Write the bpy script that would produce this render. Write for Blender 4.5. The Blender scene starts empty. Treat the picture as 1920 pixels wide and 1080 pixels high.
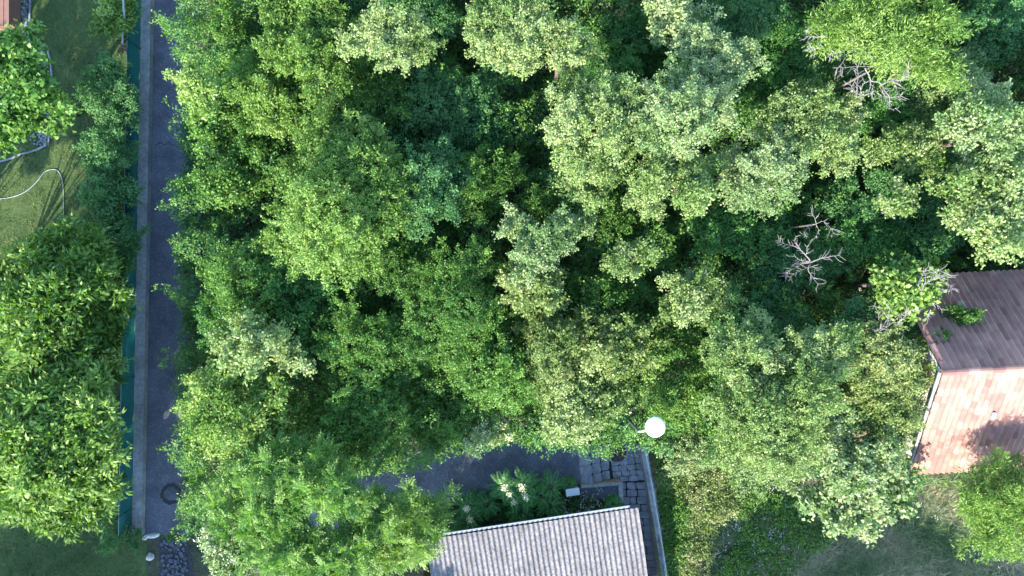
import bpy, math, random
import numpy as np
from mathutils import Vector, geometry
R = math.radians
sc = bpy.context.scene
C = bpy.data.collections.new("place"); sc.collection.children.link(C)

# ------------------------------------------------------------------ camera
H = 30.0                      # camera height above the path, metres
cam = bpy.data.cameras.new("camera"); cam.sensor_width = 36; cam.lens = 27.0
cam.clip_end = 2000; cam.clip_start = 0.5
co = bpy.data.objects.new("camera", cam); sc.collection.objects.link(co)
co.location = (0, 0, H); co.rotation_euler = (0, 0, 0); sc.camera = co

# ------------------------------------------------------------------ sky and sun
SUN_EL, SUN_AZ = 30.0, 61.0   # light travels towards +x+y at 61 degrees from +x
w = bpy.data.worlds.new("World"); sc.world = w; w.use_nodes = True
nt = w.node_tree; bg = nt.nodes['Background']
sky = nt.nodes.new('ShaderNodeTexSky'); sky.sky_type = 'NISHITA'; sky.sun_disc = False
sky.sun_elevation = R(SUN_EL); sky.sun_rotation = R(270 - SUN_AZ)
sky.air_density = 1.0; sky.dust_density = 0.2; sky.ozone_density = 3.0
nt.links.new(sky.outputs[0], bg.inputs[0]); bg.inputs[1].default_value = 0.15
sl = bpy.data.lights.new("sun", 'SUN'); sl.energy = 2.85; sl.angle = R(0.5); sl.color = (1.0, 0.93, 0.82)
so = bpy.data.objects.new("sun", sl); sc.collection.objects.link(so)
dv = Vector((math.cos(R(SUN_AZ))*math.cos(R(SUN_EL)), math.sin(R(SUN_AZ))*math.cos(R(SUN_EL)), -math.sin(R(SUN_EL))))
so.rotation_euler = dv.to_track_quat('-Z', 'Y').to_euler()
sc.view_settings.view_transform = 'Standard'; sc.view_settings.look = 'None'
sc.view_settings.exposure = 2.68; sc.view_settings.gamma = 1.0
sc.cycles.max_bounces = 6; sc.cycles.transparent_max_bounces = 6

# ------------------------------------------------------------------ helpers
def W(px, py, z=0.0):
    s = (H - z) / 1440.0
    return ((px-960)*s, (540-py)*s, z)

def obj(name, me, parent=None, mat=None, label=None, cat=None, group=None, kind=None, loc=None):
    o = bpy.data.objects.new(name, me); C.objects.link(o)
    if mat is not None and me is not None: me.materials.append(mat)
    if loc is not None: o.location = loc
    if parent is not None: o.parent = parent
    if label: o['label'] = label
    if cat: o['category'] = cat
    if group: o['group'] = group
    if kind: o['kind'] = kind
    return o

def thing(name, label, cat, loc=(0, 0, 0), group=None):
    return obj(name, None, None, None, label, cat, group, None, loc)

class MB:
    def __init__(s): s.v = []; s.f = []
    def quad(s, *p):
        b = len(s.v); s.v += [tuple(q) for q in p]; s.f.append(tuple(range(b, b+len(p))))
    def poly(s, pts): s.quad(*pts)
    def prism(s, pts, z0, z1, top=True, bottom=False):
        """pts: xy polygon ccw; z1 number or list per vertex"""
        n = len(pts); b = len(s.v)
        zz0 = z0 if isinstance(z0, (list, tuple)) else [z0]*n
        zz1 = z1 if isinstance(z1, (list, tuple)) else [z1]*n
        for i, p in enumerate(pts): s.v.append((p[0], p[1], zz0[i]))
        for i, p in enumerate(pts): s.v.append((p[0], p[1], zz1[i]))
        for i in range(n):
            j = (i+1) % n; s.f.append((b+i, b+j, b+n+j, b+n+i))
        if top: s.f.append(tuple(b+n+i for i in range(n)))
        if bottom: s.f.append(tuple(b+i for i in reversed(range(n))))
    def box(s, x0, x1, y0, y1, z0, z1): s.prism([(x0,y0),(x1,y0),(x1,y1),(x0,y1)], z0, z1, True, True)
    def tube(s, pts, rad, n=6, cap=True):
        pts = [Vector(p) for p in pts]; b0 = len(s.v)
        if not isinstance(rad, (list, tuple)): rad = [rad]*len(pts)
        up = Vector((0.13, 0.31, 1)).normalized()
        for i, p in enumerate(pts):
            t = (pts[min(i+1, len(pts)-1)] - pts[max(i-1, 0)])
            if t.length < 1e-6: t = Vector((0, 0, 1))
            t.normalize(); a = t.cross(up)
            if a.length < 0.05: a = t.cross(Vector((1, 0, 0)))
            a.normalize(); c = a.cross(t)
            for k in range(n):
                th = 2*math.pi*k/n
                s.v.append(tuple(p + (a*math.cos(th) + c*math.sin(th))*rad[i]))
        for i in range(len(pts)-1):
            for k in range(n):
                k2 = (k+1) % n
                s.f.append((b0+i*n+k, b0+i*n+k2, b0+(i+1)*n+k2, b0+(i+1)*n+k))
        if cap:
            s.f.append(tuple(b0+k for k in reversed(range(n))))
            e = b0+(len(pts)-1)*n; s.f.append(tuple(e+k for k in range(n)))
    def lathe(s, c, prof, n=32):
        b = len(s.v); m = len(prof)
        for r, z in prof:
            for k in range(n):
                th = 2*math.pi*k/n; s.v.append((c[0]+r*math.cos(th), c[1]+r*math.sin(th), c[2]+z))
        for i in range(m-1):
            for k in range(n):
                k2 = (k+1) % n; s.f.append((b+i*n+k, b+i*n+k2, b+(i+1)*n+k2, b+(i+1)*n+k))
        s.f.append(tuple(b+(m-1)*n+k for k in range(n)))
    def mesh(s, name, off=(0, 0, 0), smooth=False):
        me = bpy.data.meshes.new(name)
        ox, oy, oz = off
        me.from_pydata([(x-ox, y-oy, z-oz) for x, y, z in s.v], [], s.f)
        me.update()
        if smooth: me.polygons.foreach_set('use_smooth', [True]*len(me.polygons))
        return me

def quads_mesh(name, V, tint=None, tris=False):
    """V: (n,4,3) array -> mesh of separate quads, with a per-face float 'tint'"""
    n, k = V.shape[0], V.shape[1]
    me = bpy.data.meshes.new(name)
    me.vertices.add(n*k); me.vertices.foreach_set('co', V.reshape(-1).astype(np.float32))
    me.loops.add(n*k); me.loops.foreach_set('vertex_index', np.arange(n*k, dtype=np.int32))
    me.polygons.add(n)
    me.polygons.foreach_set('loop_start', np.arange(0, n*k, k, dtype=np.int32))
    me.update(calc_edges=True)
    if tint is not None:
        a = me.attributes.new('tint', 'FLOAT', 'FACE'); a.data.foreach_set('value', tint.astype(np.float32))
    return me

# ------------------------------------------------------------------ materials
def newmat(name):
    m = bpy.data.materials.new(name); m.use_nodes = True
    t = m.node_tree; return m, t, t.nodes, t.links, t.nodes['Principled BSDF']

def ramp(N, stops):
    r = N.new('ShaderNodeValToRGB'); e = r.color_ramp.elements
    while len(e) > 1: e.remove(e[-1])
    e[0].position = stops[0][0]; e[0].color = (*stops[0][1], 1)
    for p, c in stops[1:]:
        q = e.new(p); q.color = (*c, 1)
    return r

def noise_mat(name, stops, scale=5, detail=6, rough=0.85, bump=0.0, bscale=None, stops2=None, scale2=0.5, fac2=0.5, bdist=0.02, spec=0.3):
    m, t, N, L, b = newmat(name)
    tc = N.new('ShaderNodeTexCoord')
    nz = N.new('ShaderNodeTexNoise'); nz.inputs['Scale'].default_value = scale; nz.inputs['Detail'].default_value = detail
    nz.inputs['Roughness'].default_value = 0.65
    L.new(tc.outputs['Object'], nz.inputs['Vector'])
    r = ramp(N, stops); L.new(nz.outputs['Fac'], r.inputs['Fac']); out = r.outputs['Color']
    if stops2:
        n2 = N.new('ShaderNodeTexNoise'); n2.inputs['Scale'].default_value = scale2; n2.inputs['Detail'].default_value = 5
        L.new(tc.outputs['Object'], n2.inputs['Vector'])
        r2 = ramp(N, stops2); L.new(n2.outputs['Fac'], r2.inputs['Fac'])
        mx = N.new('ShaderNodeMix'); mx.data_type = 'RGBA'; mx.blend_type = 'MULTIPLY'; mx.inputs['Factor'].default_value = fac2
        L.new(out, mx.inputs[6]); L.new(r2.outputs['Color'], mx.inputs[7]); out = mx.outputs[2]
    L.new(out, b.inputs['Base Color']); b.inputs['Roughness'].default_value = rough
    b.inputs['Specular IOR Level'].default_value = spec
    if bump:
        n3 = N.new('ShaderNodeTexNoise'); n3.inputs['Scale'].default_value = bscale or scale*3; n3.inputs['Detail'].default_value = 4
        L.new(tc.outputs['Object'], n3.inputs['Vector'])
        bp = N.new('ShaderNodeBump'); bp.inputs['Strength'].default_value = bump; bp.inputs['Distance'].default_value = bdist
        L.new(n3.outputs['Fac'], bp.inputs['Height']); L.new(bp.outputs['Normal'], b.inputs['Normal'])
    return m

def leaf_mat(name, c0, c1, c2, trans=0.34, rough=0.5, spec=0.3, ctop=None):
    m, t, N, L, b = newmat(name)
    at = N.new('ShaderNodeAttribute'); at.attribute_name = 'tint'
    st = [(0.0, c0), (0.5, c1), (0.9, c2)]
    if ctop: st.append((1.0, ctop))
    r = ramp(N, st); L.new(at.outputs['Fac'], r.inputs['Fac'])
    L.new(r.outputs['Color'], b.inputs['Base Color'])
    b.inputs['Roughness'].default_value = rough; b.inputs['Specular IOR Level'].default_value = spec
    tr = N.new('ShaderNodeBsdfTranslucent')
    hs = N.new('ShaderNodeHueSaturation'); hs.inputs['Saturation'].default_value = 1.15; hs.inputs['Value'].default_value = 1.35
    L.new(r.outputs['Color'], hs.inputs['Color']); L.new(hs.outputs['Color'], tr.inputs['Color'])
    mx = N.new('ShaderNodeMixShader'); mx.inputs['Fac'].default_value = trans
    L.new(b.outputs[0], mx.inputs[1]); L.new(tr.outputs[0], mx.inputs[2])
    L.new(mx.outputs[0], N['Material Output'].inputs['Surface'])
    return m

LM = {
 'mid':   leaf_mat('leaf_mid_green',   (.038,.100,.014), (.085,.190,.028), (.160,.280,.050)),
 'pale':  leaf_mat('leaf_pale_green',  (.070,.135,.026), (.160,.245,.058), (.285,.355,.130), ctop=(.46,.42,.31)),
 'grey':  leaf_mat('leaf_grey_green',  (.064,.130,.034), (.145,.235,.070), (.270,.340,.142), ctop=(.46,.44,.33)),
 'lime':  leaf_mat('leaf_lime_green',  (.058,.125,.016), (.135,.240,.038), (.235,.335,.078)),
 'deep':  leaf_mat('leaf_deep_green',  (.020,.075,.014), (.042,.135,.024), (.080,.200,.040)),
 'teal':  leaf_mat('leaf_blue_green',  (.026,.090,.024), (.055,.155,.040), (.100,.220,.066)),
 'olive': leaf_mat('leaf_olive_green', (.070,.120,.022), (.155,.225,.050), (.270,.320,.110), ctop=(.42,.34,.23)),
 'frond': leaf_mat('leaf_frond_green', (.035,.150,.030), (.070,.250,.050), (.150,.340,.085)),
}
BARK = noise_mat('bark_brown', [(.3,(.05,.038,.028)),(.7,(.16,.13,.10))], 14, bump=.6, rough=.9)
BARKP = noise_mat('bark_pale', [(.3,(.11,.095,.09)),(.7,(.30,.26,.24))], 18, bump=.5, rough=.85)
BLOSSOM = noise_mat('blossom_cream', [(.3,(.50,.54,.25)),(.7,(.74,.72,.45))], 30, rough=.7)
WHITEFL = noise_mat('blossom_white', [(.3,(.60,.62,.52)),(.7,(.80,.80,.72))], 30, rough=.7)

SOIL = noise_mat('soil', [(.3,(.020,.026,.014)),(.55,(.050,.055,.030)),(.75,(.085,.080,.050))], 3, 10, .95, .8, 14, bdist=.06)
LAWN = noise_mat('lawn_turf', [(.3,(.030,.062,.018)),(.5,(.060,.100,.030)),(.7,(.115,.130,.050))], 9, 12, .95, .8, 70,
                 stops2=[(.35,(.45,.55,.4)),(.6,(1,.95,.8))], scale2=.7, fac2=.8, bdist=.03)
MEADOW = noise_mat('meadow_turf', [(.3,(.075,.10,.045)),(.5,(.19,.175,.105)),(.7,(.32,.26,.18))], 6, 12, .95, .8, 60,
                 stops2=[(.38,(.4,.6,.4)),(.6,(1.1,.95,.85))], scale2=.55, fac2=.9, bdist=.04)

def asphalt_mat(name, base=(.078,.083,.098), hi=(.25,.26,.275)):
    m, t, N, L, b = newmat(name)
    tc = N.new('ShaderNodeTexCoord')
    v = N.new('ShaderNodeTexVoronoi'); v.inputs['Scale'].default_value = 26
    L.new(tc.outputs['Object'], v.inputs['Vector'])
    r = ramp(N, [(0, hi), (.26, hi), (.34, base), (1, base)]); L.new(v.outputs['Distance'], r.inputs['Fac'])
    wn = N.new('ShaderNodeTexWhiteNoise'); L.new(v.outputs['Position'], wn.inputs['Vector'])
    r2 = ramp(N, [(0,(0,0,0)), (.60,(0,0,0)), (.85,(1,1,1))]); L.new(wn.outputs['Value'], r2.inputs['Fac'])
    n1 = N.new('ShaderNodeTexNoise'); n1.inputs['Scale'].default_value = 1.1; n1.inputs['Detail'].default_value = 9; n1.inputs['Roughness'].default_value=.7
    L.new(tc.outputs['Object'], n1.inputs['Vector'])
    r3 = ramp(N, [(.3,(.55,.55,.57)), (.7,(1.5,1.5,1.5))]); L.new(n1.outputs['Fac'], r3.inputs['Fac'])
    mx = N.new('ShaderNodeMix'); mx.data_type = 'RGBA'; L.new(r2.outputs['Color'], mx.inputs['Factor'])
    mx.inputs[6].default_value = (*base, 1); L.new(r.outputs['Color'], mx.inputs[7])
    mu = N.new('ShaderNodeMix'); mu.data_type = 'RGBA'; mu.blend_type = 'MULTIPLY'; mu.inputs['Factor'].default_value = 1
    L.new(mx.outputs[2], mu.inputs[6]); L.new(r3.outputs['Color'], mu.inputs[7])
    L.new(mu.outputs[2], b.inputs['Base Color']); b.inputs['Roughness'].default_value = .8
    bp = N.new('ShaderNodeBump'); bp.inputs['Strength'].default_value = .6; bp.inputs['Distance'].default_value = .015
    L.new(v.outputs['Distance'], bp.inputs['Height']); L.new(bp.outputs['Normal'], b.inputs['Normal'])
    return m
ASPH = asphalt_mat('asphalt')
ASPH2 = asphalt_mat('asphalt_patch', (.055,.062,.075), (.18,.19,.20))
TAR = noise_mat('tar', [(.3,(.022,.022,.024)),(.7,(.040,.040,.042))], 12, bump=.4)
CONC = noise_mat('concrete', [(.3,(.19,.19,.19)),(.5,(.29,.29,.28)),(.75,(.40,.39,.37))], 7, 12, .9, .5, 45,
                 stops2=[(.35,(.5,.5,.48)),(.6,(1,1,1))], scale2=1.3, fac2=.7, bdist=.01)
STONE = noise_mat('paving_stone', [(.3,(.12,.13,.14)),(.5,(.20,.205,.215)),(.75,(.32,.31,.31))], 5, 12, .85, .6, 30, bdist=.015)
STONEP = noise_mat('pale_stone', [(.3,(.35,.34,.32)),(.7,(.62,.60,.56))], 9, 8, .9, .6, 30)
JOINT = noise_mat('joint_soil', [(.3,(.020,.022,.018)),(.7,(.045,.045,.038))], 9, 6, .95)
IRON = noise_mat('iron', [(.3,(.09,.055,.04)),(.7,(.20,.13,.10))], 16, 6, .7, .4)
DARK = noise_mat('shaft_dark', [(.3,(.006,.006,.006)),(.7,(.012,.012,.012))], 5)
def plain(name, col, rough=.5, metal=0, var=.12):
    return noise_mat(name, [(.3, tuple(c*(1-var) for c in col)), (.7, tuple(min(1, c*(1+var)) for c in col))], 6, 8, rough)
WHITEP = plain('white_lamp', (.80,.80,.79), .35, var=.02)
METALP = plain('galvanised', (.42,.44,.46), .45)
HOSE = plain('hose_white', (.26,.29,.31), .5)
BOXM = plain('cabinet_grey', (.55,.57,.58), .5, var=.05)
RUST = plain('terracotta_brown', (.17,.085,.06), .8)
GUTM = plain('gutter_zinc', (.22,.24,.26), .5)
PLASTER = noise_mat('plaster', [(.3,(.45,.42,.37)),(.7,(.62,.58,.52))], 3, 8, .9, .3)
POLE = plain('pole_grey_green', (.05,.06,.05), .6)
PVC = plain('fence_post_green', (.02,.07,.055), .4)
MORT = noise_mat('mortar_grey', [(.3,(.16,.15,.14)),(.7,(.30,.285,.26))], 6, 8, .9, .4)

def net_mat():
    m, t, N, L, b = newmat('green_shade_net')
    tc = N.new('ShaderNodeTexCoord')
    mp = N.new('ShaderNodeMapping'); mp.inputs['Rotation'].default_value = (R(45), 0, 0)
    L.new(tc.outputs['Object'], mp.inputs['Vector'])
    wv = N.new('ShaderNodeTexWave'); wv.bands_direction = 'Y'; wv.inputs['Scale'].default_value = 3.4; wv.inputs['Distortion'].default_value = .5
    L.new(mp.outputs[0], wv.inputs['Vector'])
    nz = N.new('ShaderNodeTexNoise'); nz.inputs['Scale'].default_value = 1.2; L.new(tc.outputs['Object'], nz.inputs['Vector'])
    ad = N.new('ShaderNodeMath'); ad.operation = 'MULTIPLY'; L.new(wv.outputs['Fac'], ad.inputs[0]); L.new(nz.outputs['Fac'], ad.inputs[1])
    r = ramp(N, [(0.05,(.006,.050,.055)), (.55,(.010,.115,.112))]); L.new(ad.outputs[0], r.inputs['Fac'])
    L.new(r.outputs['Color'], b.inputs['Base Color']); b.inputs['Roughness'].default_value = .6
    tr = N.new('ShaderNodeBsdfTranslucent'); L.new(r.outputs['Color'], tr.inputs['Color'])
    mx = N.new('ShaderNodeMixShader'); mx.inputs['Fac'].default_value = .38
    L.new(b.outputs[0], mx.inputs[1]); L.new(tr.outputs[0], mx.inputs[2])
    L.new(mx.outputs[0], N['Material Output'].inputs['Surface'])
    return m
NET = net_mat()

def tile_mat():
    m, t, N, L, b = newmat('clay_tile')
    at = N.new('ShaderNodeAttribute'); at.attribute_name = 'tint'
    r = ramp(N, [(0,(.105,.046,.040)), (.35,(.225,.110,.084)), (.75,(.31,.175,.135)), (.93,(.36,.25,.21)), (1,(.38,.29,.24))])
    L.new(at.outputs['Fac'], r.inputs['Fac'])
    tc = N.new('ShaderNodeTexCoord'); n = N.new('ShaderNodeTexNoise'); n.inputs['Scale'].default_value = 1.4; n.inputs['Detail'].default_value = 10
    L.new(tc.outputs['Object'], n.inputs['Vector'])
    r2 = ramp(N, [(.35,(.72,.70,.72)), (.62,(1.08,1.05,1.0))]); L.new(n.outputs['Fac'], r2.inputs['Fac'])
    mu = N.new('ShaderNodeMix'); mu.data_type = 'RGBA'; mu.blend_type = 'MULTIPLY'; mu.inputs['Factor'].default_value = 1
    L.new(r.outputs['Color'], mu.inputs[6]); L.new(r2.outputs['Color'], mu.inputs[7])
    L.new(mu.outputs[2], b.inputs['Base Color']); b.inputs['Roughness'].default_value = .8
    return m
TILE = tile_mat()

def fibre_mat():
    m, t, N, L, b = newmat('fibre_cement')
    tc = N.new('ShaderNodeTexCoord')
    n = N.new('ShaderNodeTexNoise'); n.inputs['Scale'].default_value = 11; n.inputs['Detail'].default_value = 12; n.inputs['Roughness'].default_value = .75
    L.new(tc.outputs['Object'], n.inputs['Vector'])
    r = ramp(N, [(.34,(.035,.034,.032)), (.45,(.115,.106,.100)), (.56,(.175,.162,.154)), (.72,(.235,.220,.208))]); L.new(n.outputs['Fac'], r.inputs['Fac'])
    v = N.new('ShaderNodeTexNoise'); v.inputs['Scale'].default_value = 1.6; v.inputs['Detail'].default_value = 6
    L.new(tc.outputs['Object'], v.inputs['Vector'])
    r2 = ramp(N, [(.3,(.72,.72,.74)), (.65,(1.05,1.05,1.05))]); L.new(v.outputs['Fac'], r2.inputs['Fac'])
    mu = N.new('ShaderNodeMix'); mu.data_type = 'RGBA'; mu.blend_type = 'MULTIPLY'; mu.inputs['Factor'].default_value = 1
    L.new(r.outputs['Color'], mu.inputs[6]); L.new(r2.outputs['Color'], mu.inputs[7])
    L.new(mu.outputs[2], b.inputs['Base Color']); b.inputs['Roughness'].default_value = .9
    bp = N.new('ShaderNodeBump'); bp.inputs['Strength'].default_value = .5; bp.inputs['Distance'].default_value = .01
    L.new(n.outputs['Fac'], bp.inputs['Height']); L.new(bp.outputs['Normal'], b.inputs['Normal'])
    return m
FIBRE = fibre_mat()

# ------------------------------------------------------------------ ground with the cut for the lower building and its stairs
HOLE = [W(*p)[:2] for p in [(1206,832),(1262,1130),(1330,1500),(740,1500),(800,1025),(1163,968),(1160,930),(1090,935),(1084,835)]]
def ground_sheet():
    S = 600
    pts = [Vector(p) for p in [(-S,-S),(S,-S),(S,S),(-S,S)]] + [Vector(p) for p in HOLE]
    # a coarse grid of extra points keeps triangles reasonable
    e = [(0,1),(1,2),(2,3),(3,0)] + [(4+i, 4+(i+1)%len(HOLE)) for i in range(len(HOLE))]
    vs, es, fs, *_ = geometry.delaunay_2d_cdt(pts, e, [], 0, 1e-5)
    def inside(p):
        c = False; n = len(HOLE)
        for i in range(n):
            x1, y1 = HOLE[i]; x2, y2 = HOLE[(i+1) % n]
            if (y1 > p[1]) != (y2 > p[1]) and p[0] < (x2-x1)*(p[1]-y1)/(y2-y1)+x1: c = not c
        return c
    ff = []
    for f in fs:
        cx = sum(vs[i][0] for i in f)/len(f); cy = sum(vs[i][1] for i in f)/len(f)
        if inside((cx, cy)): continue
        a, b_, c_ = [vs[i] for i in f[:3]]
        if (b_[0]-a[0])*(c_[1]-a[1]) - (b_[1]-a[1])*(c_[0]-a[0]) < 0: f = list(reversed(f))
        ff.append(tuple(f))
    me = bpy.data.meshes.new('ground'); me.from_pydata([(v[0], v[1], 0) for v in vs], [], ff); me.update()
    return me
obj('ground', ground_sheet(), mat=SOIL, kind='structure')
m = MB(); m.box(-7, 9, -32, -5, -4.2, -4.0)
obj('lower_ground', m.mesh('lower_ground'), mat=SOIL, kind='structure')

def sheet(name, pts, z, mat, kind='structure'):
    mb = MB(); mb.poly([(x, y, z) for x, y in pts]); return obj(name, mb.mesh(name), mat=mat, kind=kind)

# lawn (left garden) and meadow (bottom right)
sheet('lawn', [(-32,-30),(-13.6-.6,-30),(-14.30,12),(-14.25,40),(-32,40)], .004, LAWN)
sheet('meadow', [W(*p)[:2] for p in [(1268,1130),(1214,835),(1340,820),(1400,760),(2300,760),(2300,1700),(1345,1500)]], .004, MEADOW)

# road on the left and path at the bottom
def XL(py, off=0):        # x of the wall/road line at photo row py (on the ground)
    return (284.5 + off - (py*0.0175) - 960)/48.0
road = []
for py in (-500, 0, 270, 540, 800, 1003): road.append((XL(py, 5), (540-py)/48.0))
right = [W(*p)[:2] for p in [(352,1003),(366,960),(372,700),(380,300),(372,0),(372,-500)]]
sheet('road', road + right, .008, ASPH)
bp = [W(*p)[:2] for p in [(640,1000),(560,985),(560,880),(840,838),(960,828),(1084,838),(1090,908),(1000,914),(860,930),(800,952)]]
sheet('path', bp[::-1], .008, ASPH)

# crack and round patch in the road
random.seed(3)
mb = MB(); pts = []
n = 16
for i in range(n+1):
    f = i/n; pts.append((W(290+66*f, 270+2.5*math.sin(i*1.7)+random.uniform(-1,1))[0], W(290, 270+2.5*math.sin(i*1.7)+random.uniform(-1,1))[1]))
for i in range(n):
    (x0,y0),(x1,y1) = pts[i], pts[i+1]; wd = random.uniform(.008,.02)
    mb.quad((x0,y0-wd,.013),(x1,y1-wd,.013),(x1,y1+wd,.013),(x0,y0+wd,.013))
obj('road_crack', mb.mesh('road_crack'), mat=TAR, kind='structure')
def disc(mb, c, r, z, n=36, wob=.04, seed=1):
    rr = random.Random(seed); mb.poly([(c[0]+(r+rr.uniform(-wob,wob))*math.cos(2*math.pi*k/n), c[1]+(r+rr.uniform(-wob,wob))*math.sin(2*math.pi*k/n), z) for k in range(n)])
mc = thing('manhole_cover', 'round asphalt-filled manhole ringed with dark tar near the road end', 'manhole cover', W(321,926,.012))
mb = MB(); disc(mb, W(0,0)[:2] and W(321,926)[:2], 0.42, .012); obj('tar_ring', mb.mesh('tar_ring', W(321,926,0)[:2]+(.012,)), mc, TAR)
mb = MB(); disc(mb, W(321,926)[:2], .27, .017, seed=4); obj('cover', mb.mesh('cover', W(321,926,0)[:2]+(.012,)), mc, ASPH2)

# ------------------------------------------------------------------ concrete retaining wall + green net fence
mb = MB()
rows = list(range(-500, 1004, 60))
L_ = [(XL(p,-13)+random.uniform(-.01,.01), (540-p)/48.0) for p in rows]; R_ = [(XL(p,5), (540-p)/48.0) for p in rows]
wz = .30
mb.prism((L_[::1] + R_[::-1]), -.1, wz)
wall = obj('retaining_wall', mb.mesh('retaining_wall'), mat=CONC, label='long weathered concrete wall between the green net fence and the narrow road', cat='wall')
fn = thing('net_fence', 'long green shade net fence on posts along the concrete wall', 'fence', (XL(540,-14), 0, wz))
def fx(py): return XL(py, -14)
mb = MB()
rr = random.Random(7)
step = 12
prev = None
base = fn.location
for i, py in enumerate(range(-480, 985, step)):
    y = (540-py)/48.0; x = fx(py)
    sag = .03*abs(math.sin(math.pi*(py-95)/120.0))
    cols = []
    for k in range(6):
        z = wz - .02 + (1.02 - sag)*k/5
        cols.append((x + .03*math.sin(py*.11+k) + rr.uniform(-.006,.006) - .0*k, y, z))
    if prev:
        for k in range(5): mb.quad(prev[k], cols[k], cols[k+1], prev[k+1])
    prev = cols
net = obj('net', mb.mesh('net', base), fn, NET)
for py in [-385,-265,-145,-25,95,215,335,457,580,705,830,950]:
    mb = MB(); y = (540-py)/48.0; x = fx(py)+.035
    mb.tube([(x,y,wz-.05),(x,y,wz+1.06)], .022, 8); obj('post', mb.mesh('post', base), fn, PVC)
mb = MB()
mb.tube([(fx(p)+.01,(540-p)/48.0, wz+1.0-.02*abs(math.sin(math.pi*(p-95)/120.0))) for p in range(-480,985,24)], .006, 5)
obj('top_wire', mb.mesh('top_wire', base), fn, METALP)

# end stones at the bottom of the road
def rock(name, px, py, sx, sy, sz, label, z=0, mat=STONEP, seed=1, cat='stone', group=None, rot=0):
    rr = random.Random(seed); x, y, _ = W(px, py, z)
    mb = MB(); n, mlev = 10, 5; b = 0
    ph = [rr.uniform(.8,1.15) for _ in range(n)]
    for j in range(mlev):
        f = j/(mlev-1); rad = math.sqrt(max(0.02, 1-(f**2)*.85))
        for k in range(n):
            a = 2*math.pi*k/n; r = rad*ph[k]*rr.uniform(.93,1.05)
            X, Y = sx*r*math.cos(a), sy*r*math.sin(a)
            mb.v.append((X*math.cos(rot)-Y*math.sin(rot), X*math.sin(rot)+Y*math.cos(rot), sz*f*rr.uniform(.95,1.05)-.02))
    for j in range(mlev-1):
        for k in range(n):
            k2 = (k+1)%n; mb.f.append((j*n+k, j*n+k2, (j+1)*n+k2, (j+1)*n+k))
    mb.f.append(tuple((mlev-1)*n+k for k in range(n)))
    return obj(name, mb.mesh(name), mat=mat, label=label, cat=cat, group=group, loc=(x,y,z))
rock('stone', 273, 1008, .10,.08,.22, 'small pale broken stone at the lower end of the concrete wall', seed=2)
rock('kerb_stone', 286, 1004, .34,.11,.18, 'long pale kerb stone lying across the end of the road', seed=5, cat='kerb stone', rot=.15)
rock('boulder', 283, 1043, .15,.15,.30, 'round whitish stone standing in the dark grass below the road end', seed=9, cat='stone')
rock('stone', 228, 268, .20,.13,.25, 'brown stone between the clipped hedge and the green net fence', mat=STONE, seed=11)
rock('stone', 1286, 1010, .12,.10,.12, 'pale stone on the sunlit strip of meadow by the stairs wall', seed=12)
rock('stone', 1248, 1003, .08,.06,.08, 'small pale stone just right of the stairs retaining wall', seed=14)
# cracked rubble patch
random.seed(8); mb = MB()
cx, cy, _ = W(330, 1050)
for i in range(170):
    x = cx + random.uniform(-.55,.45); y = cy + random.uniform(-.9,.8); r = random.uniform(.03,.09); a0 = random.random()*6
    n = random.choice((5,6,7)); z1 = random.uniform(.02,.035)
    mb.prism([(x+r*random.uniform(.7,1)*math.cos(a0+2*math.pi*k/n), y+r*random.uniform(.7,1)*math.sin(a0+2*math.pi*k/n)) for k in range(n)], 0, z1+i*.0002)
rb = [W(*p)[:2] for p in [(298,1012),(352,1006),(368,1100),(300,1100)]]; sheet('rubble_bed', rb[::-1], .008, TAR)
obj('rubble', mb.mesh('rubble'), mat=ASPH2, kind='stuff', label='broken stone rubble below the end of the road', cat='rubble')

# ------------------------------------------------------------------ steps, landing and stairs
Z1 = -.45
def slabrow(mb, quad, z0, z1, nu, nv, gap=.012, jit=.012, seed=0):
    """paving stones over a quad given as 4 xy corners (p00,p10,p11,p01)"""
    rr = random.Random(seed); p = [Vector(q) for q in quad]
    def P(u, v): return (p[0]*(1-u)+p[1]*u)*(1-v) + (p[3]*(1-u)+p[2]*u)*v
    for j in range(nv):
        cuts = [0] + sorted((i+rr.uniform(-.2,.2))/nu for i in range(1, nu)) + [1]
        for i in range(nu):
            u0, u1, v0, v1 = cuts[i], cuts[i+1], j/nv, (j+1)/nv
            q = [P(u0,v0),P(u1,v0),P(u1,v1),P(u0,v1)]; c = sum(q, Vector((0,0)))/4
            q = [c+(k-c)*(1-gap*2/max(.1,(q[0]-q[2]).length))+Vector((rr.uniform(-jit,jit),rr.uniform(-jit,jit))) for k in q]
            h = z1 + rr.uniform(-.008,.010)
            # cut corners
            o = []
            for k in range(4):
                a, b_, c2 = q[k-1], q[k], q[(k+1)%4]
                o.append(b_+(a-b_)*.12); o.append(b_+(c2-b_)*.12)
            mb.prism([(v.x,v.y) for v in o], z0, h)
def Q(pts, z): return [W(x,y,z)[:2] for x, y in pts]
st = thing('entry_steps', 'three worn stone steps between the asphalt path and the round drain', 'steps', W(1110,872,0))
sb = tuple(st.location)
lx = [(1082,838,1090,910),(1104,836,1113,908),(1122,833,1131,906),(1139,829,1147,902)]
for i in range(3):
    a, b_ = lx[i], lx[i+1]; z = 0.0 - .15*i + (.012 if i==0 else 0)
    mb = MB(); slabrow(mb, [W(a[2],a[3])[:2], W(b_[2],b_[3])[:2], W(b_[0],b_[1])[:2], W(a[0],a[1])[:2]], -1, z, 1, 4, seed=20+i)
    obj('step', mb.mesh('step', sb), st, STONE)
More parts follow.
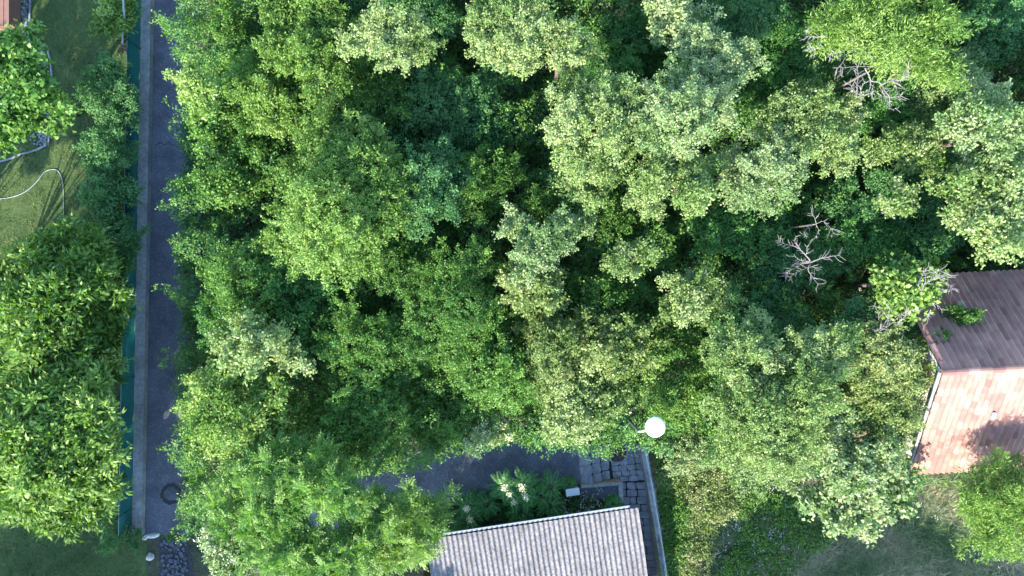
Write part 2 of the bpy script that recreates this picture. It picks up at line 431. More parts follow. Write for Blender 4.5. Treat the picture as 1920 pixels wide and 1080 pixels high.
# landing paving as one thing, joints bed below
mb = MB()
slabrow(mb, Q([(1150,905),(1214,900),(1199,826),(1141,833)], Z1), -1.2, Z1, 4, 7, seed=31)
ld = obj('paving', mb.mesh('paving'), mat=STONE, label='uneven stone paving around the round iron drain at the top of the stairs', cat='paving')
mb = MB(); mb.poly([(x,y,Z1-.03) for x,y in [W(*p)[:2] for p in [(1084,910),(1215,906),(1205,800),(1084,800)]]])
obj('paving_bed', mb.mesh('paving_bed'), mat=JOINT, kind='structure')
# stairs going down to the south
sr = thing('stairs', 'long stone staircase running down between the corrugated roof and the wall', 'stairs', W(1190,915,Z1))
sb = tuple(sr.location)
for i in range(17):
    z = Z1 - .09*(i+1); 
    y1 = W(0, 905, Z1)[1] - .315*i; y0 = y1 - .300
    xr = 5.42 + (W(0,905,0)[1]-y1)*.155 - .05; xl = xr - 1.22 if i < 5 else xr - 1.15
    mb = MB(); slabrow(mb, [(xl,y0),(xr,y0),(xr-.04,y1),(xl-.04,y1)], z-.7, z, 3, 1, gap=.02, seed=50+i)
    obj('step', mb.mesh('step', sb), sr, STONE)
# right retaining wall of the stairs, with wire fence on it
wl = [(1197,826),(1212,905),(1226,985),(1240,1080),(1262,1220),(1300,1500)]
mb = MB(); a = [W(x,y,0)[:2] for x,y in wl]; b2 = [W(x+13,y,0)[:2] for x,y in wl]
mb.prism(a[::-1][::-1] and (a[::-1] + b2), -4, .14)
obj('stair_wall', mb.mesh('stair_wall'), mat=CONC, label='narrow mossy concrete wall on the right side of the stone stairs', cat='wall')
wf = thing('wire_fence', 'low thin wire fence on the wall beside the stone stairs', 'fence', W(1212,905,.14)); fb = tuple(wf.location)
c2 = [W(x+7,y,.14)[:2] for x,y in wl]
for hz in (.12,.30,.48):
    mb = MB(); pp = []
    for i in range(len(c2)-2):
        for k in range(6):
            f = k/6; pp.append((c2[i][0]*(1-f)+c2[i+1][0]*f, c2[i][1]*(1-f)+c2[i+1][1]*f, .14+hz+.012*math.sin(i*2+k)))
    mb.tube(pp, .008 if hz < .4 else .013, 5); obj('wire', mb.mesh('wire', fb), wf, METALP)
for f in np.linspace(0.02, 3.9, 6):
    i = int(f); g = f-i; x = c2[i][0]*(1-g)+c2[i+1][0]*g; y = c2[i][1]*(1-g)+c2[i+1][1]*g
    mb = MB(); mb.tube([(x,y,.12),(x,y,.66)], .018, 6); obj('post', mb.mesh('post', fb), wf, METALP)

# concrete ledge box (L shape) by the steps
lg = thing('concrete_ledge', 'low concrete slab with raised rim between the white cabinet and the stairs', 'ledge', W(1125,918,0)); lb = tuple(lg.location)
mb = MB(); mb.prism(Q([(1086,936),(1164,934),(1160,906),(1088,912)], 0), -1.5, .05); obj('slab', mb.mesh('slab', lb), lg, ASPH2)
mb = MB(); mb.prism(Q([(1088,914),(1166,908),(1165,902),(1090,908)], 0), -1.5, .13); obj('rim', mb.mesh('rim', lb), lg, CONC)
mb = MB(); mb.prism(Q([(1160,940),(1168,940),(1166,908.3),(1159,908.8)], 0), -1.5, .128); obj('rim', mb.mesh('rim', lb), lg, CONC)

# drain grate
gx, gy, _ = W(1157, 848, Z1)
dr = thing('drain_grate', 'round rusty iron drain grate set in the stone landing', 'drain', (gx, gy, Z1+.02)); db = tuple(dr.location)
mb = MB(); mb.lathe((gx,gy,Z1+.012),[(.46,-.3),(.46,.03),(.37,.035),(.37,-.3)],40); mb.f.pop()
obj('ring', mb.mesh('ring', db), dr, STONE)
mb = MB(); mb.poly([(gx+.37*math.cos(k*math.pi/18), gy+.37*math.sin(k*math.pi/18), Z1+.018) for k in range(36)])
obj('shaft_shade', mb.mesh('shaft_shade', db), dr, DARK)  # flat near-black disc below the bars, painted as the drain's inner shade
mb = MB()
for k in range(-5, 6):
    o = k*.062; hl = math.sqrt(max(0, .37**2-o*o)); a = R(25)
    d = Vector((math.cos(a), math.sin(a))); nrm = Vector((-d.y, d.x)); c = Vector((gx,gy))+nrm*o
    p = [c-d*hl-nrm*.010, c+d*hl-nrm*.010, c+d*hl+nrm*.010, c-d*hl+nrm*.010]; mb.prism([(q.x,q.y) for q in p], Z1+.019, Z1+.048)
for k in (-1, 0, 1):
    o = k*.17; hl = math.sqrt(.37**2-o*o); a = R(115); d = Vector((math.cos(a), math.sin(a))); nrm = Vector((-d.y, d.x)); c = Vector((gx,gy))+nrm*o
    p = [c-d*hl-nrm*.012, c+d*hl-nrm*.012, c+d*hl+nrm*.012, c-d*hl+nrm*.012]; mb.prism([(q.x,q.y) for q in p], Z1+.020, Z1+.054)
obj('grate', mb.mesh('grate', db), dr, IRON)

# utility cabinet
ux, uy, _ = W(1074, 923, .7)
uc = thing('utility_cabinet', 'small white utility cabinet standing among weeds beside the concrete ledge', 'cabinet', (ux,uy,0)); uc.rotation_euler.z = R(8)
mb = MB(); mb.box(-.23,.23,-.105,.105,0,.64); obj('body', mb.mesh('body'), uc, BOXM)
mb = MB(); mb.prism([(-.26,-.14),(.26,-.14),(.26,.14),(-.26,.14)], .643, [.68,.68,.70,.70]); obj('lid', mb.mesh('lid'), uc, BOXM)
mb = MB(); mb.box(-.20,.20,-.112,-.106,.06,.60); obj('door', mb.mesh('door'), uc, BOXM)

# street lamp
lx_, ly_, _ = W(1230, 802, 5.0)
px_, py_ = lx_-.50, ly_-.18
sl_ = thing('street_lamp', 'white round disc street lamp above the bushes at the head of the stairs', 'street lamp', (px_,py_,0))
B = (px_,py_,0)
mb = MB(); mb.tube([(px_,py_,0),(px_,py_,1.0),(px_,py_,4.7)], [.075,.06,.045], 12); obj('pole', mb.mesh('pole', B, True), sl_, POLE)
mb = MB(); mb.tube([(px_,py_,4.68),(px_+.06,py_+.02,4.82),(px_+.22,py_+.08,4.89),(lx_-.2,ly_-.07,4.90)], .032, 10); obj('arm', mb.mesh('arm', B, True), sl_, WHITEP)
mb = MB(); mb.lathe((lx_,ly_,4.86),[(.10,-.08),(.30,-.03),(.335,.0),(.335,.025),(.31,.055),(.22,.09),(.10,.108),(.03,.112)],48); obj('lamp_head', mb.mesh('lamp_head', B, True), sl_, WHITEP)

# ------------------------------------------------------------------ corrugated roof building (lower, bottom centre)
zt = 2.2                                     # top edge height
tl = W(797,1013,zt); tr_ = W(1197,953,zt)
top_l, top_r = Vector(tl[:2]), Vector(tr_[:2])
u = (top_r-top_l).normalized(); v = Vector((u.y, -u.x))     # v points to the south (down slope)
width = (top_r-top_l).length; length = 7.0; slope = .10
out = thing('outbuilding', 'low outbuilding with a grey corrugated fibre cement roof beside the stone stairs', 'outbuilding', (top_l.x, top_l.y, -4)); ob = tuple(out.location)
def RP(a, b_, dz=0):
    skew = 0
    p = top_l + u*a + v*b_; return (p.x, p.y, zt - slope*b_ + dz)
ncor = 42; pitch = width/ncor; per = 8
nv_ = 24; rng = np.random.default_rng(4)
mb = MB(); na = ncor*per+1
for j in range(nv_+1):
    b_ = -.02 + length*j/nv_
    for i in range(na):
        a = width*i/(na-1); ph = 2*math.pi*a/pitch
        s = math.cos(ph); hgt = .032*(s if s > -.2 else -.2+(s+.2)*.9)
        hgt += .006*math.sin(b_*1.3+a*.7)
        step_ = -.028 if (int((b_+.02)/2.3) % 2) else 0
        mb.v.append(RP(a + .006*math.sin(b_*2+i*.05), b_ , hgt+step_))
for j in range(nv_):
    for i in range(na-1):
        mb.f.append((j*na+i, (j+1)*na+i, (j+1)*na+i+1, j*na+i+1))
rf = obj('roof', mb.mesh('roof', ob, True), out, FIBRE)
# gutter-like edge flashing along the top
mb = MB()
def edge(a0, a1, b0, b1, z0, z1):
    pts = [RP(a0,b1), RP(a1,b1), RP(a1,b0), RP(a0,b0)]
    mb.prism([(p[0],p[1]) for p in pts], zt+z0, zt+z1, True, True)
edge(-.1, width-.3, -.14, -.06, -.10, -.03)
obj('gutter', mb.mesh('gutter', ob), out, GUTM)
mb = MB(); pts = [RP(.06,length-.1),RP(width-.1,length-.1),RP(width-.1,.85),RP(.06,.85)]
mb.prism([(p[0],p[1]) for p in pts], -4, [zt-slope*length-.08]*2+[zt-.18]*2); obj('wall', mb.mesh('wall', ob), out, PLASTER)

# ------------------------------------------------------------------ tiled house on the right
hs = thing('house', 'house with an orange clay tiled gable roof at the right edge', 'house', (17.5,-3,0)); hb = tuple(hs.location)
ridge_z, en_z, es_z = 6.0, 3.4, 2.7
rl = Vector(W(1768,698,ridge_z)); rdir = Vector((1, (-W(0,690,ridge_z)[1]+W(0,698,ridge_z)[1])*-1/(W(1920,0,ridge_z)[0]-W(1768,0,ridge_z)[0]), 0))
rdir.y = .050; rdir.normalize()
nl = Vector((W(1674,518,en_z)[0]+.0, W(0,520,en_z)[1], en_z))
slw = Vector(W(1706,887,es_z))
def slope_tiles(name, A, Bv, n_out, length, seed, flip):
    """A: ridge corner, Bv: eave corner (left side); roof runs along rdir"""
    rng = np.random.default_rng(seed); tw, th = .205, .34
    down = Bv-A; dl = down.length; down.normalize()
    nr = int(dl/th)+1; nc = int(length/tw)
    nrm = rdir.cross(down); 
    if nrm.z < 0: nrm = -nrm
    V = []; T = []
    A_ = np.array(A); D = np.array(down); U = np.array(rdir); Nn = np.array(nrm)
    prof = [(0,.0),(.25,.004),(.50,.028),(.74,.070),(.94,.062),(1.0,.0)]
    patch = rng.random((nr//3+2, nc//4+2))
    for r in range(nr):
        for c in range(nc):
            t = float(np.clip(rng.normal(.5,.12) + (patch[r//3,c//4]-.5)*.15, 0, .95))
            if rng.random() < .0015: t = 1.0
            d0 = r*th; d1 = min(d0+th+.04, dl+.02); jx = rng.normal(0,.006); jz = rng.normal(0,.003); lift = .022
            for k in range(5):
                a0, h0 = prof[k]; a1, h1 = prof[k+1]
                x0 = (c+a0)*tw+jx; x1 = (c+a1)*tw+jx
                V.append([A_+U*x0+D*d0+Nn*(h0+jz), A_+U*x1+D*d0+Nn*(h1+jz), A_+U*x1+D*d1+Nn*(h1+lift+jz), A_+U*x0+D*d1+Nn*(h0+lift+jz)])
                T.append(t)
                V.append([A_+U*x0+D*d1+Nn*(h0+lift+jz), A_+U*x1+D*d1+Nn*(h1+lift+jz), A_+U*x1+D*d1+Nn*(h1+jz-.02), A_+U*x0+D*d1+Nn*(h0+jz-.02)])
                T.append(t*.9)
    V = np.array(V) - np.array(hb)
    return quads_mesh(name, V, np.array(T))
LEN = 9.0
obj('roof', slope_tiles('roof', rl, nl, 1, LEN, 1, False), hs, TILE, label='shaded dark purple brown north slope of the tiled roof')
obj('roof', slope_tiles('roof', rl, slw, -1, LEN, 2, True), hs, TILE, label='sunlit pale orange south slope of the tiled roof')
mb = MB(); # solid decks below the tiles
for Bv in (nl, slw):
    q = [rl, Bv, Bv+rdir*LEN, rl+rdir*LEN]; mb.quad(*[tuple(p-Vector((0,0,.05))) for p in q]); 
obj('roof_deck', mb.mesh('roof_deck', hb), hs, DARK)
rd = MB()
for i in range(24):
    p0 = rl+rdir*(i*.38-.05)+Vector((0,0,.01)); p1 = p0+rdir*.41+Vector((0,0,.018))
    rd.tube([p0,p1],[.10,.115],10)
rme = rd.mesh('ridge_tiles', hb)
ta = rme.attributes.new('tint','FLOAT','FACE'); ta.data.foreach_set('value', np.repeat(np.random.default_rng(3).uniform(.2,.8,24), len(rme.polygons)//24).astype(np.float32))
obj('ridge', rme, hs, TILE)
# walls (gable box), verge mortar
wm = MB(); inn = .25
g0, g1, g2 = nl+rdir*.3, slw+rdir*.3, rl+rdir*.3
ff = [(g1.x,g1.y+.5),( (g1+rdir*LEN).x-.6,(g1+rdir*LEN).y+.5),((g0+rdir*LEN).x-.6,(g0+rdir*LEN).y-.3),(g0.x,g0.y-.3)]
wm.prism(ff, -.1, 2.55, False); 
wm.poly([(g1.x,g1.y+.5,2.55),(g0.x,g0.y-.3,2.55),(g0.x,g0.y-.3,en_z-.12),(g2.x,g2.y,ridge_z-.2),(g1.x,g1.y+.5,es_z+.25)])
obj('wall', wm.mesh('wall', hb), hs, PLASTER)
vm = MB()
for (Bv, f0) in ((slw, 0), ):
    d = (Bv-rl); pts = [rl+d*k/10+Vector((-.08,0,-.02)) for k in range(11)]
    vm.tube(pts, [.05+.012*math.sin(k*2.2) for k in range(11)], 6)
obj('verge', vm.mesh('verge', hb), hs, MORT)
vx, vy, vz = rl + (slw-rl)*.42 + rdir*((W(1858,773,4.6)[0]-(rl+(slw-rl)*.42).x))
mb = MB(); mb.prism([(vx-.08,vy-.13),(vx+.08,vy-.13),(vx+.08,vy+.10),(vx-.08,vy+.10)], vz-.15, [vz+.10,vz+.10,vz+.20,vz+.20]); obj('vent_tile', mb.mesh('vent_tile', hb), hs, STONE)

# ------------------------------------------------------------------ garden bits, top left
pp = []
for (x, y) in [(-60,378),(-20,374),(15,371),(45,361),(68,342),(82,324),(95,318),(108,320),(116,335),(119,360),(119,400),(120,450)]:
    pp.append(W(x,y,.03))
mb = MB()
def smooth(pp, n=5):
    o = []; P = [Vector(p) for p in pp]
    for i in range(len(P)-1):
        p0, p1, p2, p3 = P[max(i-1,0)], P[i], P[i+1], P[min(i+2,len(P)-1)]
        for k in range(n):
            t = k/n; o.append(0.5*((2*p1)+(p2-p0)*t+(2*p0-5*p1+4*p2-p3)*t*t+(3*p1-p0-3*p2+p3)*t**3))
    o.append(P[-1]); return o
mb.tube(smooth(pp), .014, 8); obj('garden_hose', mb.mesh('garden_hose', smooth=True), mat=HOSE, label='pale garden hose looping across the lawn', cat='hose')
wp = thing('leaning_pole', 'thin white pole above the shrubs by the green fence, ending in a brown clump', 'pole', W(230,95,1.5)); wb = tuple(wp.location)
mb = MB(); mb.tube(smooth([W(232,-60,2.3),W(231,0,2.2),W(233,30,2.0),W(230,60,1.8),W(230,84,1.6)],3), .035, 8); obj('rod', mb.mesh('rod', wb, True), wp, HOSE)
mb = MB(); rr = random.Random(5); c = Vector(W(230,90,1.5))
for i in range(16):
    a = rr.uniform(0,6.3); e = rr.uniform(-.5,.9); l = rr.uniform(.12,.2)
    mb.tube([c, c+Vector((math.cos(a)*l*.6, math.sin(a)*l*.6, e*l)), c+Vector((math.cos(a)*l, math.sin(a)*l, e*l-.05))], [.05,.04,.015], 5)
obj('brown_clump', mb.mesh('brown_clump', wb), wp, RUST)
# gravel strip / edging of the lawn
edge_px = [(58,-10),(57,30),(58,60),(75,78),(90,95),(97,130),(100,180),(98,220),(94,250),(92,272)]
mb = MB(); E = smooth([W(x,y,0) for x,y in edge_px], 6)
rr = random.Random(6)
for i in range(len(E)-1):
    a, b_ = E[i], E[i+1]; d = (b_-a).normalized(); n_ = Vector((-d.y,d.x,0))
    q = [a-n_*.03, b_-n_*.03, b_+n_*.03, a+n_*.03]; c = sum(q, Vector())/4; q = [c+(k-c)*.93 for k in q]
    mb.prism([(k.x,k.y) for k in q][::-1], 0, .07+rr.uniform(-.01,.01))
obj('lawn_edging', mb.mesh('lawn_edging'), mat=STONE, label='curved edging of pale stones between the lawn and the broad-leaved tree', cat='edging')
mb = MB(); 
for i in range(900):
    t = rr.random(); k = min(int(t*(len(E)-1)), len(E)-2); p = E[k]; x = p.x-.1-abs(rr.gauss(0,.22)); y = p.y+rr.uniform(-.08,.08); r = rr.uniform(.015,.04)
    n = 5; a0 = rr.random()*6
    mb.prism([(x+r*math.cos(a0+2*math.pi*j/n), y+r*math.sin(a0+2*math.pi*j/n)) for j in range(n)], 0, .02+r*.7+i*1e-5)
obj('gravel', mb.mesh('gravel'), mat=STONE, kind='stuff', label='pale gravel along the lawn edging', cat='gravel')
# second border at the foot of the first tree
mb = MB(); E2 = smooth([W(x,y,0) for x,y in [(0,303),(20,298),(38,290),(55,286),(72,280),(88,272)]], 4)
for i in range(len(E2)-1):
    a, b_ = E2[i], E2[i+1]; d = (b_-a).normalized(); n_ = Vector((-d.y,d.x,0)); q = [a-n_*.035, b_-n_*.035, b_+n_*.035, a+n_*.035]; c = sum(q, Vector())/4; q = [c+(k-c)*.93 for k in q]
    mb.prism([(k.x,k.y) for k in q][::-1], 0, .06+rr.uniform(-.01,.01))
obj('lawn_edging', mb.mesh('lawn_edging'), mat=STONE, label='short row of pale edging stones above the looping garden hose', cat='edging')
# brown shed roof corner
sh = thing('garden_shed', 'corner of a reddish brown wooden shed in the top left corner', 'shed', W(5,5,0)); shb = tuple(sh.location)
x0, y0, _ = W(-60, 48, 1.0); x1, y1, _ = W(16, -80, 1.0)
mb = MB(); mb.box(x0, x1-.15, y0+.15, y1, 0, .9); obj('wall', mb.mesh('wall', shb), sh, RUST)
for i in range(9):
    mb = MB(); xa = x1-.2*(i+1); mb.box(xa+.01, xa+.19, y0, y1+.1, .93, .97+.006*(i%2)); obj('roof_board', mb.mesh('roof_board', shb), sh, RUST)

# ------------------------------------------------------------------ foliage
LT = {  # leaf length, width, cluster spread, leaves per tip, tip spacing, form
 'small':  (.080,.052,.12, 34, .20, 0),
 'fine':   (.066,.042,.11, 36, .19, 0),
 'round':  (.100,.072,.14, 28, .23, 0),
 'broad':  (.155,.125,.20, 22, .27, 0),
 'long':   (.215,.082,.20, 22, .28, 1),
 'pinn':   (.125,.042,.40, 4, .27, 2),      # compound leaves
 'willow': (.13,.034,.18, 34, .24, 1),
}
def unit(a): return a/np.maximum(1e-6, np.linalg.norm(a, axis=-1, keepdims=True))
def leaf_quads(P, D, N, L, Wd, fold=.18, droop=.12):
    S = unit(np.cross(D, N)); N2 = np.cross(S, D)
    L = L[:,None]; Wd = Wd[:,None]
    a = P; b = P + D*L*.45 + S*Wd*.5 + N2*Wd*fold; c = P + D*L - N2*L*droop; d = P + D*L*.45 - S*Wd*.5 + N2*Wd*fold
    return np.stack([a,b,c,d], axis=1)

def grow(tips, outd, rng, lt, dens=1.0, tintbase=None):
    """leaf quads round tip points. outd: outward unit direction of every tip"""
    L0, W0, spread, nper, _, form = LT[lt]
    nper = max(3, int(nper*dens)); n = len(tips)
    cl_t = rng.normal(.5, .13, n) if tintbase is None else tintbase
    if form == 2:      # pinnate fronds
        nf = nper; idx = np.repeat(np.arange(n), nf); m = len(idx)
        fd = unit(outd[idx]*.5 + rng.normal(0,.8,(m,3))*np.array([1,1,.55]) + np.array([0,0,.15]))
        fl = rng.uniform(.30,.48,m); pairs = 6
        V = []; T = []
        ft = cl_t[idx] + rng.normal(0,.08,m)
        side = unit(np.cross(fd, np.array([0,0,1.0])+rng.normal(0,.25,(m,3)))); nn = np.cross(side, fd)
        for k in range(pairs):
            f = .2+.8*k/pairs
            base = tips[idx] + fd*(fl*f)[:,None] - np.array([0,0,1.0])*(fl*f*f*.35)[:,None]
            for s in (-1,1):
                dd = unit(side*s + fd*.55 + rng.normal(0,.10,(m,3)) - np.array([0,0,.15]))
                V.append(leaf_quads(base, dd, nn+rng.normal(0,.2,(m,3)), L0*rng.uniform(.8,1.15,m)*(1-.35*f), W0*rng.uniform(.85,1.15,m)))
                T.append(ft+rng.normal(0,.05,m))
        base = tips[idx] + fd*fl[:,None] - np.array([0,0,1.0])*(fl*.35)[:,None]
        V.append(leaf_quads(base, fd, nn, np.full(m,L0*.8), np.full(m,W0))); T.append(ft)
        return np.concatenate(V), np.concatenate(T)
    idx = np.repeat(np.arange(n), nper); m = len(idx)
    # three or four twigs per tip, leaves along them
    ntw = 4
    tw = unit(outd[:,None,:]*.8 + rng.normal(0,.75,(n,ntw,3)) + np.array([0,0,.25]))
    ti = rng.integers(0, ntw, m); td = tw[idx, ti]; s = rng.uniform(.0,1.0,m)**.8
    P = tips[idx] + td*(s*spread*1.9)[:,None] + rng.normal(0, spread*.28, (m,3))
    if form == 1:
        D = unit(td*1.1 + rng.normal(0,.5,(m,3)) - np.array([0,0,.15]))
    else:
        D = unit(td*.6 + rng.normal(0,.8,(m,3)))
    N = unit(outd[idx]*.5 + rng.normal(0,.52,(m,3)) + np.array([0,0,.85]))
    L = L0*rng.uniform(.5,1.35,m); Wd = W0*rng.uniform(.7,1.2,m)
    T = cl_t[idx] + rng.normal(0,.13,m) + .10*(s-.5)
    return leaf_quads(P, D, N, L, Wd), T

def crown_points(rng, rx, ry, ztop, zbot, spacing, nl=None, rag=1.0, oamp=1.0):
    """lobed crown in local xy; returns tips, outward dirs, lobe centres"""
    A = rx*ry; nl = nl or int(6+A*1.7)
    lob = []; ph0, ph1 = rng.uniform(0,6.3,2)
    tries = 0
    while len(lob) < nl and tries < 500:
        tries += 1
        a = rng.uniform(0, 2*math.pi); q = math.sqrt(rng.uniform(0,1))*.80
        rad = rng.uniform(.26,.44)*min(rx,ry)*(1.12-.35*q)
        rad = min(rad, 1.15)
        x, y = q*math.cos(a)*(rx-rad*.3), q*math.sin(a)*(ry-rad*.3)
        if any((x-l[0])**2+(y-l[1])**2 < (.45*(rad+l[3]))**2 for l in lob) and tries < 350: continue
        zz = ztop - rad*.75 - (ztop-zbot)*.75*(1-math.sqrt(max(0,1-(q*1.05)**2))) - rng.uniform(0,.32)*(ztop-zbot)
        oc = 1+oamp*(.16*math.sin(2*a+ph0)+.12*math.sin(3*a+ph1)); x *= oc; y *= oc
        lob.append((x, y, zz, rad))
    Lb = np.array(lob)
    tips = []; outs = []; lb = []
    for i, (x,y,z,r) in enumerate(lob):
        n = int(2*math.pi*r*r*1.25/(spacing**2))+4
        d = rng.normal(0,1,(n,3)); d = unit(d); d[:,2] = np.where(d[:,2] < -.25, -d[:,2], d[:,2])
        rr = 1+rng.normal(0,.10,n) + (rng.random(n) < .10)*rng.uniform(.1,.45,n)*rag
        p = np.array([x,y,z]) + d*r*rr[:,None]*np.array([1,1,.85])
        keep = np.ones(n, bool)
        for j, (x2,y2,z2,r2) in enumerate(lob):
            if j == i: continue
            q = (p-np.array([x2,y2,z2]))/np.array([r2,r2,r2*.85]); keep &= (np.linalg.norm(q,axis=1) > .82)
        # lower, wider skirt leaves only
        tips.append(p[keep]); outs.append(d[keep]); lb += [i]*int(keep.sum())
    tips = np.concatenate(tips); outs = np.concatenate(outs); lb = np.array(lb)
    # long shoots that break the outline
    up = np.where(outs[:,2] > -.05)[0]; ns = int(len(up)*.075*rag)+3; sel = rng.choice(up, min(ns,len(up)), replace=False)
    sd = unit(outs[sel]*np.array([1,1,.7]) + rng.normal(0,.35,(len(sel),3)) + np.array([0,0,.25])); sl_n = rng.uniform(.25,.75,len(sel))*min(1.25,rag)*min(1,.35+min(rx,ry)*.33)
    for f in (.35,.6,.8,1.0):
        tips = np.concatenate([tips, tips[sel]+sd*(sl_n*f)[:,None]]); outs = np.concatenate([outs, sd]); lb = np.concatenate([lb, lb[sel]])
    return tips, outs, lb, Lb

def make_tree(name, label, cat, px, py, rx, ry, ztop, lt='small', pal='mid', seed=0, group=None, zbot=None, tint=0.0,
              dens=1.0, rag=1.0, bark=BARK, blossom=0, nl=None, ground=0.0, trunk=True, tspread=.17, boff=(0,0), oamp=1.0):
    rng = np.random.default_rng(1000+seed)
    zc = ztop*.85; X, Y, _ = W(px, py, zc); s = (H-zc)/1440; rx *= s; ry *= s
    if zbot is None: zbot = max(ground+.3, ztop-min(3.2, 1.5*min(rx,ry)))
    L0, W0, spread, nper, spacing, form = LT[lt]
    tips, outs, lb, Lb = crown_points(rng, rx, ry, ztop, zbot, spacing, nl, rag, oamp)
    ltint = rng.normal(.5, tspread, len(Lb)) + tint
    cl = ltint[lb] + rng.normal(0, .10, len(tips))
    V, T = grow(tips, outs, rng, lt, dens, cl)
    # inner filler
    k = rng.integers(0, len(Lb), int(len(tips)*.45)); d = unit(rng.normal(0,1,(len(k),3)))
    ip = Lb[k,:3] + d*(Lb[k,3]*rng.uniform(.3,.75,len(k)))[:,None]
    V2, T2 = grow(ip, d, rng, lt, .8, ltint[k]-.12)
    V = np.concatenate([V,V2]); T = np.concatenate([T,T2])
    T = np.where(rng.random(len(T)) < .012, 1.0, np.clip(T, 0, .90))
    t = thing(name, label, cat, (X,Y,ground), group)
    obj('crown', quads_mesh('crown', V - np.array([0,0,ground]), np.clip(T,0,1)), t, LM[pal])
    if trunk:
        mb = MB(); rt = .05+.028*max(rx,ry)
        fork = Vector((rng.normal(0,.1), rng.normal(0,.1), max(.25, (zbot-ground)*.8)))
        bx = Vector((boff[0],boff[1],0))
        mb.tube([bx+Vector((0,0,-.05)), bx*.5+fork*.5+Vector((rng.normal(0,.05),rng.normal(0,.05),0)), fork], [rt*1.3, rt, rt*.8], 8)
        for (x,y,z,r) in Lb:
            e = Vector((x,y,z-ground-.35*r)); mid = fork.lerp(e,.5)+Vector((rng.normal(0,.1),rng.normal(0,.1),.12*(e-fork).length))
            mb.tube([fork, mid, e], [rt*.5, rt*.28, rt*.11], 5)
            for q in range(3):
                dd = unit(rng.normal(0,1,3)+np.array([0,0,.6])); mb.tube([e, e+Vector(dd)*r*.45, e+Vector(dd)*r*.75], [rt*.12, rt*.07, .006], 4, False)
        obj('trunk', mb.mesh('trunk', smooth=True), t, bark)
    if blossom:
        n = int(blossom); k = rng.choice(len(tips), n, replace=False) if n < len(tips) else np.arange(len(tips))
        k = k[np.argsort(-outs[k,2])][:n]
        Pb = tips[k] + outs[k]*spread*1.2; m = 26; idx = np.repeat(np.arange(len(k)), m)
        P = Pb[idx] + rng.normal(0,.06,(len(idx),3)); D = unit(rng.normal(0,1,(len(idx),3))); N = unit(rng.normal(0,.4,(len(idx),3))+np.array([0,0,1]))
        obj('blossom', quads_mesh('blossom', leaf_quads(P,D,N,np.full(len(idx),.055),np.full(len(idx),.045)) - np.array([0,0,ground])), t, BLOSSOM)
    return t

